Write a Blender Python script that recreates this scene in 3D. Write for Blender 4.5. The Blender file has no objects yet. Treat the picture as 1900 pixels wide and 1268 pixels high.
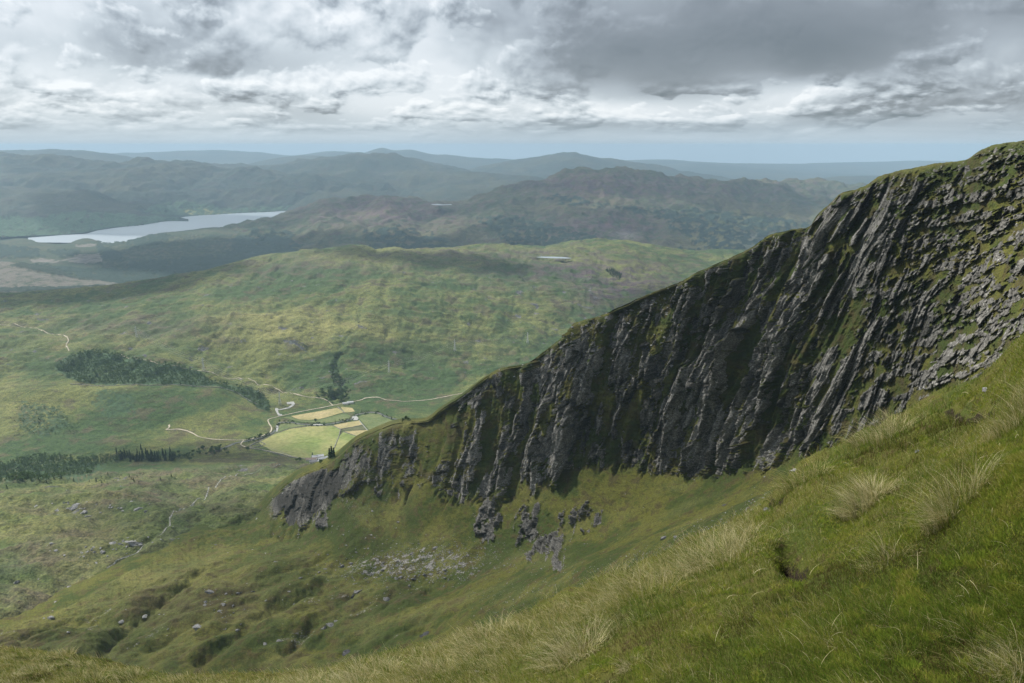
import bpy, bmesh, math, random, time
import numpy as np
from mathutils import Vector
from mathutils.bvhtree import BVHTree
T0 = time.time()
R = math.radians
scene = bpy.context.scene
col = scene.collection
random.seed(7)
rng = np.random.default_rng(11)

# ------------------------------------------------------------------ camera
CAMZ = 900.0
PITCH = R(14.57)
FPX = 1400.0                      # focal length in photo pixels (photo 1900 wide)
cd = bpy.data.cameras.new('camera'); cam = bpy.data.objects.new('camera', cd); col.objects.link(cam)
cam.location = (0, 0, CAMZ); cam.rotation_euler = (R(90) - PITCH, 0, 0)
cd.sensor_width = 36; cd.lens = 36 * FPX / 1900; cd.clip_start = 0.1; cd.clip_end = 200000
scene.camera = cam
scene.view_settings.view_transform = 'Standard'; scene.view_settings.look = 'None'
scene.view_settings.gamma = 1; scene.view_settings.exposure = 0.62
try:
    scene.cycles.volume_bounces = 1
    scene.cycles.volume_max_steps = 64
    scene.cycles.max_bounces = 6
    scene.cycles.transparent_max_bounces = 8
except Exception: pass

# ------------------------------------------------------------------ sun
SUN_EL, SUN_AZ = R(47), R(-58)     # azimuth from +Y, negative is left of the view
sd = bpy.data.lights.new('sun', 'SUN'); sun = bpy.data.objects.new('sun', sd); col.objects.link(sun)
sv = Vector((math.sin(SUN_AZ) * math.cos(SUN_EL), math.cos(SUN_AZ) * math.cos(SUN_EL), math.sin(SUN_EL)))
sun.rotation_euler = sv.to_track_quat('Z', 'Y').to_euler()
sd.energy = 5.0; sd.angle = R(2.0); sd.color = (1.0, 0.95, 0.86)

# ------------------------------------------------------------------ node helper
class NT:
    def __init__(s, nt): s.nt = nt; s.nt.nodes.clear()
    def n(s, t, **k):
        x = s.nt.nodes.new(t)
        for a, b in k.items():
            if a == 'inp':
                for i, v in b.items():
                    if isinstance(v, bpy.types.NodeSocket): s.nt.links.new(v, x.inputs[i])
                    else: x.inputs[i].default_value = v
            else: setattr(x, a, b)
        return x
    def m(s, op, a, b=None, c=None, clamp=False):
        x = s.nt.nodes.new('ShaderNodeMath'); x.operation = op; x.use_clamp = clamp
        for i, v in enumerate((a, b, c)):
            if v is None: continue
            if isinstance(v, bpy.types.NodeSocket): s.nt.links.new(v, x.inputs[i])
            else: x.inputs[i].default_value = v
        return x.outputs[0]
    def v(s, op, a, b=None):
        x = s.nt.nodes.new('ShaderNodeVectorMath'); x.operation = op
        for i, v in enumerate((a, b)):
            if v is None: continue
            if isinstance(v, bpy.types.NodeSocket): s.nt.links.new(v, x.inputs[i])
            else: x.inputs[i].default_value = v
        return x.outputs['Value'] if op in ('LENGTH', 'DOT_PRODUCT') else x.outputs[0]
    def mix(s, f, a, b, blend='MIX'):
        x = s.nt.nodes.new('ShaderNodeMix'); x.data_type = 'RGBA'; x.blend_type = blend
        for i, v in ((0, f), (6, a), (7, b)):
            if isinstance(v, bpy.types.NodeSocket): s.nt.links.new(v, x.inputs[i])
            elif i == 0: x.inputs[0].default_value = v
            else: x.inputs[i].default_value = (*v, 1)
        return x.outputs[2]
    def ss(s, v, lo, hi):
        x = s.nt.nodes.new('ShaderNodeMapRange'); x.interpolation_type = 'SMOOTHSTEP'
        s.nt.links.new(v, x.inputs[0]); x.inputs[1].default_value = lo; x.inputs[2].default_value = hi
        return x.outputs[0]
    def lin(s, v, lo, hi, a, b):
        x = s.nt.nodes.new('ShaderNodeMapRange')
        s.nt.links.new(v, x.inputs[0]); x.inputs[1].default_value = lo; x.inputs[2].default_value = hi
        x.inputs[3].default_value = a; x.inputs[4].default_value = b
        return x.outputs[0]
    def noise(s, vec, scale, detail=4, rough=0.55, dist=0.0):
        x = s.n('ShaderNodeTexNoise', inp={'Vector': vec, 'Scale': scale, 'Detail': detail, 'Roughness': rough, 'Distortion': dist})
        return x.outputs[0]

# ------------------------------------------------------------------ world: layered cloud over a Nishita sky
def build_world():
    w = bpy.data.worlds.new('World'); scene.world = w; w.use_nodes = True
    N = NT(w.node_tree)
    sky = N.n('ShaderNodeTexSky', sky_type='NISHITA'); sky.sun_disc = False
    sky.sun_elevation = SUN_EL; sky.sun_rotation = SUN_AZ % (2 * math.pi); sky.altitude = 900
    bg1 = N.n('ShaderNodeBackground', inp={0: sky.outputs[0], 1: 0.10})
    d = N.n('ShaderNodeTexCoord').outputs['Generated']
    sep = N.n('ShaderNodeSeparateXYZ', inp={0: d})
    X, Y, Z = sep.outputs
    az = N.m('ARCTAN2', X, Y)                       # radians, 0 ahead
    el = N.m('ARCSINE', Z)
    # cloud-deck coordinates (perspective of a flat layer, softened at the horizon)
    zz = N.m('ADD', N.m('MAXIMUM', Z, 0.0), 0.07)
    px = N.m('DIVIDE', X, zz); py = N.m('DIVIDE', Y, zz)
    P = N.n('ShaderNodeCombineXYZ', inp={0: px, 1: py, 2: 3.1}).outputs[0]
    A = N.n('ShaderNodeCombineXYZ', inp={0: az, 1: N.m('MULTIPLY', el, 2.1), 2: 0.0}).outputs[0]
    # warp of the angular coordinates
    wn = N.n('ShaderNodeTexNoise', inp={'Vector': A, 'Scale': 4.5, 'Detail': 2.5, 'Roughness': 0.5})
    wv = N.v('SUBTRACT', wn.outputs['Color'], (0.5, 0.5, 0.5))
    Aw = N.v('ADD', A, N.v('MULTIPLY', wv, (0.16, 0.12, 0)))
    Ab = N.v('MULTIPLY', Aw, (1, .66, 1)); sw = N.n('ShaderNodeSeparateXYZ', inp={0: Aw})
    aw, ew = sw.outputs[0], sw.outputs[1]
    f1 = N.noise(P, 0.36, 4, 0.45, 0.0)
    f2 = N.noise(Ab, 8.0, 8, 0.56, 0.0)            # billows
    f2b = N.noise(N.v('ADD', Ab, (-0.012, 0.020, 0)), 8.0, 8, 0.56, 0.0)
    rel = N.m('SUBTRACT', f2, f2b)                  # lit side of each billow
    f3 = N.noise(Aw, 4.0, 5, 0.5)
    br = N.m('ADD', 0.68, N.m('MULTIPLY', N.m('SUBTRACT', f1, 0.5), 0.26))
    br = N.m('ADD', br, N.m('MULTIPLY', N.m('SUBTRACT', f3, 0.5), 0.42))
    # large masses of the deck: (px, py, half width, half height, amount) in photo terms -> angles
    def ang(px_, py_):
        v = (634 - py_) / FPX; u = (px_ - 950) / FPX
        dy = math.cos(PITCH) + v * math.sin(PITCH); dz = -math.sin(PITCH) + v * math.cos(PITCH)
        return math.atan2(u, dy), math.asin(dz / math.sqrt(u * u + dy * dy + dz * dz))
    for (bx, by, hw, hh, amt) in SKY_MASSES:
        a0, e0 = ang(bx, by)
        q = N.v('MULTIPLY', N.v('SUBTRACT', Aw, (a0, e0 * 2.1, 0)), (FPX / hw, FPX / hh / 2.1, 0))
        l = N.v('DOT_PRODUCT', q, q)
        g = N.m('EXPONENT', N.m('MULTIPLY', l, -0.7))
        br = N.m('ADD', br, N.m('MULTIPLY', g, amt))
    lg = N.m('MULTIPLY', N.m('LOGARITHM', N.m('ADD', N.m('MAXIMUM', el, 0.0), 0.075), math.e), 0.26)
    base_v = N.n('ShaderNodeCombineXYZ', inp={0: az, 1: lg, 2: 0.0}).outputs[0]
    base_v = N.v('ADD', base_v, N.v('MULTIPLY', wv, (0.07, 0.05, 0)))
    for (sc_, off, thr, top, und, dl) in ((13.0, (3.1, 7.7, 0.0), .50, 3.4, -.08, .007), (7.0, (11.3, 1.9, 0.0), .49, 3.8, -.13, .012), (3.6, (5.7, 4.2, 0.0), .49, 2.2, -.12, .020)):
        v0 = N.v('ADD', base_v, off)
        na = N.noise(v0, sc_, 8, .53); nb = N.noise(N.v('ADD', v0, (-.4 * dl, dl, 0)), sc_, 5, .53)
        mk = N.ss(na, thr, thr + .055)
        sh = N.m('ADD', und, N.m('MULTIPLY', N.m('SUBTRACT', na, nb), top))
        sh = N.m('SUBTRACT', sh, N.m('MULTIPLY', N.ss(na, thr + .05, thr + .25), .10))
        rim = N.m('MULTIPLY', N.m('MULTIPLY', N.ss(na, thr, thr + .02), N.m('SUBTRACT', 1.0, N.ss(na, thr + .02, thr + .10))), .10)
        br = N.m('ADD', br, N.m('MULTIPLY', N.m('MULTIPLY', N.m('ADD', sh, rim), mk), N.lin(br, .24, .60, .12, 1.0)))
    hv = N.n('ShaderNodeCombineXYZ', inp={0: az, 1: N.m('MULTIPLY', lg, 1.5), 2: 2.2}).outputs[0]
    na = N.noise(hv, 12.0, 7, .52); nb = N.noise(N.v('ADD', hv, (-.004, .016, 0)), 12.0, 5, .52)
    band = N.m('MULTIPLY', N.ss(el, .006, .022), N.m('SUBTRACT', 1.0, N.ss(el, .05, .085)))
    br = N.m('ADD', br, N.m('MULTIPLY', N.m('MULTIPLY', N.m('ADD', -.13, N.m('MULTIPLY', N.m('SUBTRACT', na, nb), 3.2)), N.ss(na, .46, .52)), band))
    # horizon strip: thin distant layers
    hs = N.noise(N.n('ShaderNodeCombineXYZ', inp={0: N.m('MULTIPLY', az, 5.0), 1: N.m('MULTIPLY', el, 75.0), 2: 0.0}).outputs[0], 1.0, 5, 0.55, 0.3)
    lowm = N.m('SUBTRACT', 1.0, N.ss(el, 0.0, 0.045))
    br = N.m('ADD', N.m('MULTIPLY', br, N.m('SUBTRACT', 1.0, N.m('MULTIPLY', lowm, 0.75))),
             N.m('MULTIPLY', N.m('MULTIPLY', lowm, 0.75), N.m('ADD', 0.60, N.m('MULTIPLY', N.m('SUBTRACT', hs, 0.5), 0.55))))
    cr = N.n('ShaderNodeValToRGB', inp={0: br})
    e = cr.color_ramp.elements
    stops = [(0.0, (.12, .145, .165)), (0.28, (.225, .255, .285)), (0.45, (.36, .405, .45)), (0.62, (.52, .575, .62)), (0.80, (.66, .705, .745)), (1.0, (.79, .82, .845))]
    e[0].position, e[0].color = stops[0][0], (*stops[0][1], 1)
    e[1].position, e[1].color = stops[-1][0], (*stops[-1][1], 1)
    for p, c in stops[1:-1]:
        k = e.new(p); k.color = (*c, 1)
    skc = N.mix(N.m('MULTIPLY', N.m('SUBTRACT', 1.0, N.ss(el, -.012, .050)), .88), cr.outputs[0], (.385, .495, .59))
    bg2 = N.n('ShaderNodeBackground', inp={0: skc, 1: 0.77})
    mx = N.n('ShaderNodeMixShader', inp={0: 0.93, 1: bg1.outputs[0], 2: bg2.outputs[0]})
    N.n('ShaderNodeOutputWorld', inp={0: mx.outputs[0]})
SKY_MASSES = [
    (1500, 70, 430, 100, -0.42), (1300, 150, 260, 60, -0.16), (1780, 40, 260, 80, -0.14), (1120, 60, 130, 80, -0.12),
    (400, 110, 260, 35, -0.30), (800, 60, 160, 45, -0.05), (1830, 215, 150, 45, -0.30), (1450, 240, 300, 14, -0.30),
    (1000, 240, 160, 14, -0.15), (620, 230, 90, 25, -0.22), (90, 215, 160, 14, -0.18), (540, 195, 80, 30, -0.12),
    (60, 130, 120, 70, 0.20), (560, 45, 130, 40, 0.22), (820, 125, 130, 50, 0.35), (520, 150, 130, 9, 0.45), (1780, 140, 110, 60, 0.36),
    (1250, 195, 260, 28, 0.36), (1050, 205, 160, 20, 0.22), (1560, 180, 120, 30, 0.20), (200, 160, 90, 30, 0.12), (350, 210, 200, 25, 0.1), (1500, 285, 300, 12, 0.12),
]
build_world()
SHADOW_CLOUDS = [(60, 680, 750, 580, 400, 1), (-420, 860, 470, 150, 110, 2), (900, 3100, 560, 700, 420, 3), (260, 2480, 620, 300, 260, 4), (-1500, 5600, 200, 1700, 800, 5), (1500, 6300, 300, 1800, 800, 6), (-3200, 8000, 400, 1700, 1000, 7), (1400, 8300, 500, 1700, 700, 8),
          (-450, 3450, 520, 420, 200, 9), (-2300, 3300, 600, 900, 300, 10), (-1050, 1830, 650, 260, 80, 11), (-400, 7700, 400, 1200, 600, 12)]  # clouds put out of view, listed by where their shade should fall

# ------------------------------------------------------------------ numpy noise
def _perm(seed):
    p = np.random.default_rng(seed).permutation(256).astype(np.int32); return np.concatenate([p, p])
_ang = np.linspace(0, 2 * np.pi, 256, endpoint=False); GX, GY = np.cos(_ang).astype(np.float32), np.sin(_ang).astype(np.float32)
def pn(x, y, seed=0):
    P = _perm(seed)
    xi = np.floor(x).astype(np.int32); yi = np.floor(y).astype(np.int32)
    xf = (x - xi).astype(np.float32); yf = (y - yi).astype(np.float32)
    u = xf * xf * xf * (xf * (xf * 6 - 15) + 10); w = yf * yf * yf * (yf * (yf * 6 - 15) + 10)
    X0 = xi & 255; X1 = (xi + 1) & 255; Y0 = yi & 255; Y1 = (yi + 1) & 255
    def g(a, b, dx, dy):
        h = P[(P[a] + b) & 255]; return GX[h] * dx + GY[h] * dy
    n00 = g(X0, Y0, xf, yf); n10 = g(X1, Y0, xf - 1, yf); n01 = g(X0, Y1, xf, yf - 1); n11 = g(X1, Y1, xf - 1, yf - 1)
    a = n00 + u * (n10 - n00); b = n01 + u * (n11 - n01)
    return (a + w * (b - a)) * 1.4
def fbm(x, y, oct=5, seed=0, gain=0.5, lac=2.03):
    s = 0; a = 1; t = 0
    for i in range(oct):
        s = s + a * pn(x, y, seed + i); t += a; a *= gain; x = x * lac + 17.3; y = y * lac + 9.1
    return s / t
def ridged(x, y, oct=5, seed=0, gain=0.5, lac=2.03):
    s = 0; a = 1; t = 0
    for i in range(oct):
        s = s + a * (1 - 2 * np.abs(pn(x, y, seed + i))); t += a; a *= gain; x = x * lac + 17.3; y = y * lac + 9.1
    return s / t
def sstep(x, a, b):
    t = np.clip((x - a) / (b - a), 0, 1); return t * t * (3 - 2 * t)

def facets(x, y, seed, tilt=1.0):
    """angular faces: every cell is a plane with its own offset and tilt"""
    xi = np.floor(x).astype(np.int64); yi = np.floor(y).astype(np.int64); best = np.full(x.shape, 1e9); out = np.zeros(x.shape); sec = np.full(x.shape, 1e9)
    def h(a, b, k):
        v = np.sin((a * 127.1 + b * 311.7 + k * 74.7 + seed * 19.19) % 6283.0) * 43758.5453; return v - np.floor(v)
    for i in (-1, 0, 1):
        for j in (-1, 0, 1):
            cx, cy = xi + i, yi + j; dx = x - cx - h(cx, cy, 1); dy = y - cy - h(cx, cy, 2); d = dx * dx + dy * dy
            m = d < best; sec = np.where(m, best, np.minimum(sec, d)); best = np.where(m, d, best)
            out = np.where(m, (h(cx, cy, 3) - .5) * 1.3 + tilt * ((h(cx, cy, 4) - .5) * dx + (h(cx, cy, 5) - .5) * dy) * 2.2, out)
    return out, np.sqrt(sec) - np.sqrt(best)
def smooth(a, k):
    for ax in (0, 1):
        c = np.cumsum(np.concatenate([np.repeat(a.take([0], ax), k + 1, ax), a, np.repeat(a.take([-1], ax), k, ax)], ax), ax)
        n = a.shape[ax]; a = (c.take(range(2 * k + 1, 2 * k + 1 + n), ax) - c.take(range(0, n), ax)) / (2 * k + 1)
    return a
# ------------------------------------------------------------------ view geometry: where a thing seen in the photo stands, given its distance
CP, SP = math.cos(PITCH), math.sin(PITCH)
def world(px, py, Y):
    v = (634 - py) / FPX; u = (px - 950) / FPX
    dy = CP + v * SP; dz = -SP + v * CP
    return np.stack(np.broadcast_arrays(u / dy * Y, Y, CAMZ + dz / dy * Y), -1)
def pix(P):
    x, y, z = P[..., 0], P[..., 1], P[..., 2] - CAMZ
    f = y * CP - z * SP; up = y * SP + z * CP
    return 950 + FPX * x / f, 634 - FPX * up / f
def pchip(xs, ys, x):
    xs = np.asarray(xs, float); ys = np.asarray(ys, float)
    h = np.diff(xs); d = np.diff(ys) / h
    m = np.zeros_like(ys); m[0], m[-1] = d[0], d[-1]
    for i in range(1, len(xs) - 1):
        if d[i - 1] * d[i] > 0:
            w1 = 2 * h[i] + h[i - 1]; w2 = h[i] + 2 * h[i - 1]; m[i] = (w1 + w2) / (w1 / d[i - 1] + w2 / d[i])
    x = np.clip(x, xs[0], xs[-1]); k = np.clip(np.searchsorted(xs, x, side='right') - 1, 0, len(xs) - 2)
    t = (x - xs[k]) / h[k]
    return ((1 + 2 * t) * (1 - t) ** 2) * ys[k] + t * (1 - t) ** 2 * h[k] * m[k] + t * t * (3 - 2 * t) * ys[k + 1] + t * t * (t - 1) * h[k] * m[k + 1]
def line(pts, cols, jag=0, seed=0, jl=40):
    """a line across the land: pts = (px, py, Y) in order of px"""
    a = np.array(pts, float)
    py = pchip(a[:, 0], a[:, 1], cols); Y = pchip(a[:, 0], a[:, 2], cols)
    if jag: py = py + jag * fbm(cols / jl, cols * 0 + 3.7, 5, seed, 0.6)
    return world(cols, py, Y)
def back(L, dY, dD):
    """the land hidden behind a crest: farther along the same bearing and lower"""
    Q = L.copy(); k = (L[:, 1] + dY) / L[:, 1]
    Q[:, 0] *= k; Q[:, 1] *= k; Q[:, 2] -= dD; return Q
def loft(lines, rows):
    """smooth sheet through the lines; rows = samples per gap"""
    L = np.stack(lines); n = len(L); out = []; seg = []
    tang = np.zeros_like(L)
    for i in range(n):
        if i == 0: tang[i] = L[1] - L[0]
        elif i == n - 1: tang[i] = L[-1] - L[-2]
        else:
            a = L[i] - L[i - 1]; b = L[i + 1] - L[i]
            la = np.linalg.norm(a, axis=1, keepdims=True) + 1e-6; lb = np.linalg.norm(b, axis=1, keepdims=True) + 1e-6
            d = (a / la * lb + b / lb * la) / (la + lb) ; tang[i] = d
    for i in range(n - 1):
        ch = np.linalg.norm(L[i + 1] - L[i], axis=1, keepdims=True)
        m0 = tang[i] / (np.linalg.norm(tang[i], axis=1, keepdims=True) + 1e-6) * ch * 0.8
        m1 = tang[i + 1] / (np.linalg.norm(tang[i + 1], axis=1, keepdims=True) + 1e-6) * ch * 0.8
        ts = np.linspace(0, 1, rows[i], endpoint=(i == n - 2))
        for t in ts:
            out.append(((1 + 2 * t) * (1 - t) ** 2) * L[i] + t * (1 - t) ** 2 * m0 + t * t * (3 - 2 * t) * L[i + 1] + t * t * (t - 1) * m1); seg.append(i + t)
    return np.stack(out), np.array(seg)
def normals(P):
    du = np.gradient(P, axis=1); dv = np.gradient(P, axis=0)
    n = np.cross(du, dv); n /= np.linalg.norm(n, axis=-1, keepdims=True) + 1e-9
    return n
def grid_mesh(name, P, attrs=None, mat=None, smooth=True):
    r, c = P.shape[:2]
    me = bpy.data.meshes.new(name)
    me.vertices.add(r * c); me.vertices.foreach_set('co', P.reshape(-1).astype(np.float32))
    i = np.arange(r * c).reshape(r, c)
    q = np.stack([i[:-1, :-1], i[:-1, 1:], i[1:, 1:], i[1:, :-1]], -1).reshape(-1)
    nf = (r - 1) * (c - 1)
    me.loops.add(nf * 4); me.loops.foreach_set('vertex_index', q.astype(np.int32))
    me.polygons.add(nf); me.polygons.foreach_set('loop_start', np.arange(0, nf * 4, 4, dtype=np.int32))
    me.polygons.foreach_set('use_smooth', np.full(nf, smooth))
    me.update()
    for k, a in (attrs or {}).items():
        at = me.attributes.new(k, 'FLOAT', 'POINT'); at.data.foreach_set('value', a.reshape(-1).astype(np.float32))
    if mat: me.materials.append(mat)
    o = bpy.data.objects.new(name, me); col.objects.link(o)
    return o
def tri_mesh(name, V, F, mat=None, parent=None, smooth=False, attrs=None):
    """V (n,3), F (m,3 or 4) arrays -> one object"""
    V = np.asarray(V, np.float32); F = np.asarray(F, np.int32); k = F.shape[1]
    me = bpy.data.meshes.new(name); me.vertices.add(len(V)); me.vertices.foreach_set('co', V.reshape(-1))
    me.loops.add(F.size); me.loops.foreach_set('vertex_index', F.reshape(-1))
    me.polygons.add(len(F)); me.polygons.foreach_set('loop_start', np.arange(0, F.size, k, dtype=np.int32))
    me.polygons.foreach_set('use_smooth', np.full(len(F), smooth)); me.update()
    for kk, a in (attrs or {}).items():
        at = me.attributes.new(kk, 'FLOAT', 'POINT'); at.data.foreach_set('value', np.asarray(a, np.float32))
    if mat: me.materials.append(mat)
    o = bpy.data.objects.new(name, me); col.objects.link(o)
    if parent: o.parent = parent
    return o
def struct(o): o['kind'] = 'structure'; return o
def stuff(o, label, cat): o['kind'] = 'stuff'; o['label'] = label; o['category'] = cat; return o
def tag(o, label, cat, group=None):
    o['label'] = label; o['category'] = cat
    if group: o['group'] = group
    return o
def in_poly(px, py, poly):
    poly = np.asarray(poly, float); r = np.zeros(px.shape, bool); n = len(poly); j = n - 1
    for i in range(n):
        xi, yi = poly[i]; xj, yj = poly[j]
        c = ((yi > py) != (yj > py)) & (px < (xj - xi) * (py - yi) / (yj - yi + 1e-12) + xi); r ^= c; j = i
    return r
def patch(px, py, polys, warp=3.0, seed=5, wl=14.0):
    """soft mask of polygons given in photo terms, edges roughened"""
    wx = px + warp * fbm(px / wl, py / wl * 2, 4, seed); wy = py + 0.5 * warp * fbm(px / wl + 31, py / wl * 2, 4, seed + 9)
    m = np.zeros(px.shape)
    for p in polys: m = np.maximum(m, in_poly(wx, wy, p).astype(float))
    return m
def blob(px, py, x, y, rx, ry): return np.exp(-((px - x) / rx) ** 2 - ((py - y) / ry) ** 2)

# ------------------------------------------------------------------ materials
MAT = {}
def land_mat(name, cols, lam, rockc=((.05, .05, .052), (.16, .16, .165)), heather=(.075, .055, .065), forest=(.026, .048, .026), rockslope=None, bump=1.0, fine=None, pale=(.20, .20, .19), speck=None, aniso=1.0):
    """rough land: three vegetation colours broken up at three scales, rock / heather / wood from where they grow"""
    m = bpy.data.materials.new(name); m.use_nodes = True; N = NT(m.node_tree)
    geo = N.n('ShaderNodeNewGeometry'); pos = geo.outputs['Position']
    p2 = N.v('MULTIPLY', pos, (1, aniso, 1.6))
    a, b, c = cols
    n1 = N.noise(p2, 1 / lam, 5, 0.6, 0.3); n2 = N.noise(p2, 6 / lam, 6, 0.65, 0.2); n3 = N.noise(p2, 45 / lam, 5, 0.7)
    c1 = N.mix(N.ss(N.m('ADD', n1, N.m('MULTIPLY', N.m('SUBTRACT', n2, .5), .5)), .42, .60), a, b); c1 = N.mix(N.m('MULTIPLY', N.ss(n2, .53, .62), .8), c1, c)
    def at(k): return N.n('ShaderNodeAttribute', attribute_name=k).outputs['Fac']
    c1 = N.mix(N.m('MULTIPLY', at('tint'), 1.0), c1, TINT)
    c1 = N.mix(N.m('MULTIPLY', at('heather'), N.ss(n2, .35, .6)), c1, heather)
    c1 = N.mix(N.m('MULTIPLY', at('pale'), N.ss(n2, .3, .55)), c1, pale)
    # mottling of the sward itself
    c1 = N.mix(1.0, c1, N.n('ShaderNodeCombineColor', inp={0: N.lin(n3, .25, .75, .55, 1.45), 1: N.lin(n3, .25, .75, .60, 1.40), 2: N.lin(n3, .25, .75, .70, 1.3)}).outputs[0], 'MULTIPLY')
    n4 = N.noise(p2, 140 / lam, 3, 0.7)
    n5 = N.noise(N.v('MULTIPLY', pos, (.35, 1.0, 3.5)), 14 / lam, 5, 0.65)
    c1 = N.mix(N.m('MULTIPLY', N.ss(n5, .54, .60), .42), c1, tuple(x * .55 for x in c))
    c1 = N.mix(1.0, c1, N.n('ShaderNodeCombineColor', inp={0: N.lin(n4, .32, .68, .50, 1.50), 1: N.lin(n4, .32, .68, .54, 1.46), 2: N.lin(n4, .32, .68, .6, 1.4)}).outputs[0], 'MULTIPLY')
    rk = N.mix(N.ss(n3, .35, .7), rockc[0], rockc[1])
    rk = N.mix(at('wet'), rk, (.016, .016, .014))  # rock darkened by painted shade and stain streaks
    if speck:
        sp = N.noise(pos, speck, 3, 0.7); rk = N.mix(N.m('MULTIPLY', N.m('MULTIPLY', N.ss(sp, .56, .64), N.ss(n5, .42, .62)), N.m('SUBTRACT', 1.0, at('wet'))), rk, (.52, .52, .50))
    rm = at('rock'); rn = N.noise(p2, 30 / lam, 5, 0.7)
    rf = N.ss(N.m('ADD', rm, N.m('MULTIPLY', N.m('SUBTRACT', rn, .5), .9)), .45, .58)
    if rockslope is not None:
        nz = N.n('ShaderNodeSeparateXYZ', inp={0: geo.outputs['Normal']}).outputs[2]
        st = N.ss(N.m('ADD', nz, N.m('MULTIPLY', N.m('SUBTRACT', rn, .5), .35)), rockslope + .06, rockslope - .06)
        rf = N.m('MAXIMUM', rf, N.m('MULTIPLY', st, at('crag')))
    c1 = N.mix(rf, c1, rk)
    fo = N.mix(N.ss(n3, .35, .65), forest, tuple(x * 2.2 for x in forest))
    c1 = N.mix(at('forest'), c1, fo)
    bs = N.n('ShaderNodeBsdfPrincipled', inp={'Base Color': c1, 'Roughness': .95})
    bs.inputs['Specular IOR Level'].default_value = .15
    h = N.m('ADD', N.m('ADD', N.m('MULTIPLY', n2, lam * .016), N.m('MULTIPLY', n3, lam * .009)), N.m('MULTIPLY', n4, lam * .0035))
    if fine:
        nf = N.noise(pos, fine, 4, .7); h = N.m('ADD', h, N.m('MULTIPLY', nf, .35 / fine))
    bp = N.n('ShaderNodeBump', inp={'Strength': bump, 'Distance': 1.0, 'Height': h}); N.nt.links.new(bp.outputs[0], bs.inputs['Normal'])
    N.n('ShaderNodeOutputMaterial', inp={0: bs.outputs[0]})
    MAT[name] = m; return m
TINT = (.21, .20, .075)
def simple_mat(name, c, rough=.9, c2=None, scale=1.0, metal=0.0, spec=.3, thr=(.35, .65)):
    m = bpy.data.materials.new(name); m.use_nodes = True; N = NT(m.node_tree)
    pos = N.n('ShaderNodeNewGeometry').outputs['Position']
    n = N.noise(pos, scale, 5, .6)
    c1 = N.mix(N.ss(n, *thr), c, c2 or tuple(x * 1.5 for x in c))
    nn = N.noise(pos, scale * 9, 4, .65); c1 = N.mix(1.0, c1, N.n('ShaderNodeCombineColor', inp={0: N.lin(nn, .3, .7, .72, 1.28), 1: N.lin(nn, .3, .7, .76, 1.24), 2: N.lin(nn, .3, .7, .72, 1.28)}).outputs[0], 'MULTIPLY')
    bs = N.n('ShaderNodeBsdfPrincipled', inp={'Base Color': c1, 'Roughness': rough, 'Metallic': metal})
    bs.inputs['Specular IOR Level'].default_value = spec
    bp = N.n('ShaderNodeBump', inp={'Strength': .5, 'Distance': .3 / scale, 'Height': n}); N.nt.links.new(bp.outputs[0], bs.inputs['Normal'])
    N.n('ShaderNodeOutputMaterial', inp={0: bs.outputs[0]}); MAT[name] = m; return m

def attrs(P, **k):
    z = np.zeros(P.shape[:2]); d = {n: z for n in ('tint', 'heather', 'pale', 'rock', 'crag', 'forest', 'wet')}; d.update(k); return d

#==TERRAIN==
# ------------------------------------------------------------------ far hills, back to front
g_far = land_mat('far_hill', ((.022, .034, .024), (.045, .050, .030), (.034, .032, .030)), 900, bump=.9)
g_mid = land_mat('moor_hill', ((.042, .072, .024), (.118, .130, .042), (.078, .070, .040)), 420, bump=1.0)
g_purple = land_mat('heather_hill', ((.040, .056, .026), (.082, .080, .040), (.074, .054, .048)), 500, bump=1.0, heather=(.10, .062, .070), forest=(.012, .022, .016))
g_low = land_mat('forest_ground', ((.030, .048, .024), (.055, .062, .034), (.048, .042, .032)), 300, bump=.9, pale=(.15, .135, .12), forest=(.010, .020, .014))

ground_m = simple_mat('plain_ground', (.05, .065, .04), .95, (.08, .08, .055), .0008)
gp = np.array([[[-49000, -4000, 70], [49000, -4000, 70]], [[-49000, 31400, 70], [49000, 31400, 70]]], float)
struct(grid_mesh('ground', gp, None, ground_m))

def shore(pts, z=104.0):
    return [(x, y, (CAMZ - z) / math.tan(PITCH - math.atan((634 - y) / FPX))) for x, y in pts]
def hill(name, crest, dn, face, mat, amp, lam, seed=1, nc=None, rows=50, foot=None, mid=None, gully=0.5, shade=None, jag=1.0, att=None):
    """one hill: foot line, optional mid line, crest line, then the far side"""
    a = np.array(crest, float); x0, x1 = a[0, 0], a[-1, 0]
    nc = nc or int((x1 - x0) / 2.6); cols = np.linspace(x0, x1, nc)
    C = line(crest, cols, jag, seed, 35)
    if foot is None:
        F = C.copy(); k = (C[:, 1] - face) / C[:, 1]; F[:, 0] *= k; F[:, 1] *= k; F[:, 2] = 80
    else: F = line(foot, cols)
    L = [F] + ([line(mm, cols) for mm in (mid or [])]) + [C, back(C, dn, 160), back(C, dn * 2.5, 700)]
    rws = [rows] * (len(L) - 3) + [12, 8]
    P, seg = loft(L, rws)
    ci = len(L) - 3
    f = sstep(seg, 0, .15) * (1 - 0.9 * np.exp(-((seg - ci) / .06) ** 2))
    n = fbm(P[..., 0] / lam, P[..., 1] / lam, 7, seed, .55) + gully * (ridged(P[..., 0] / lam * .7 + 5, P[..., 1] / lam * .35, 5, seed + 20) - .3)
    P[..., 2] += amp * n * f[:, None]
    px, py = pix(P)
    A = attrs(P, **(att(px, py, P) if att else {}))
    if A['forest'].any(): P[..., 2] += A['forest'] * (6 + 9 * np.abs(pn(P[..., 0] / 11, P[..., 1] / 11, 3)))
    o = struct(grid_mesh(name, P, A, mat)); return o, P

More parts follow.
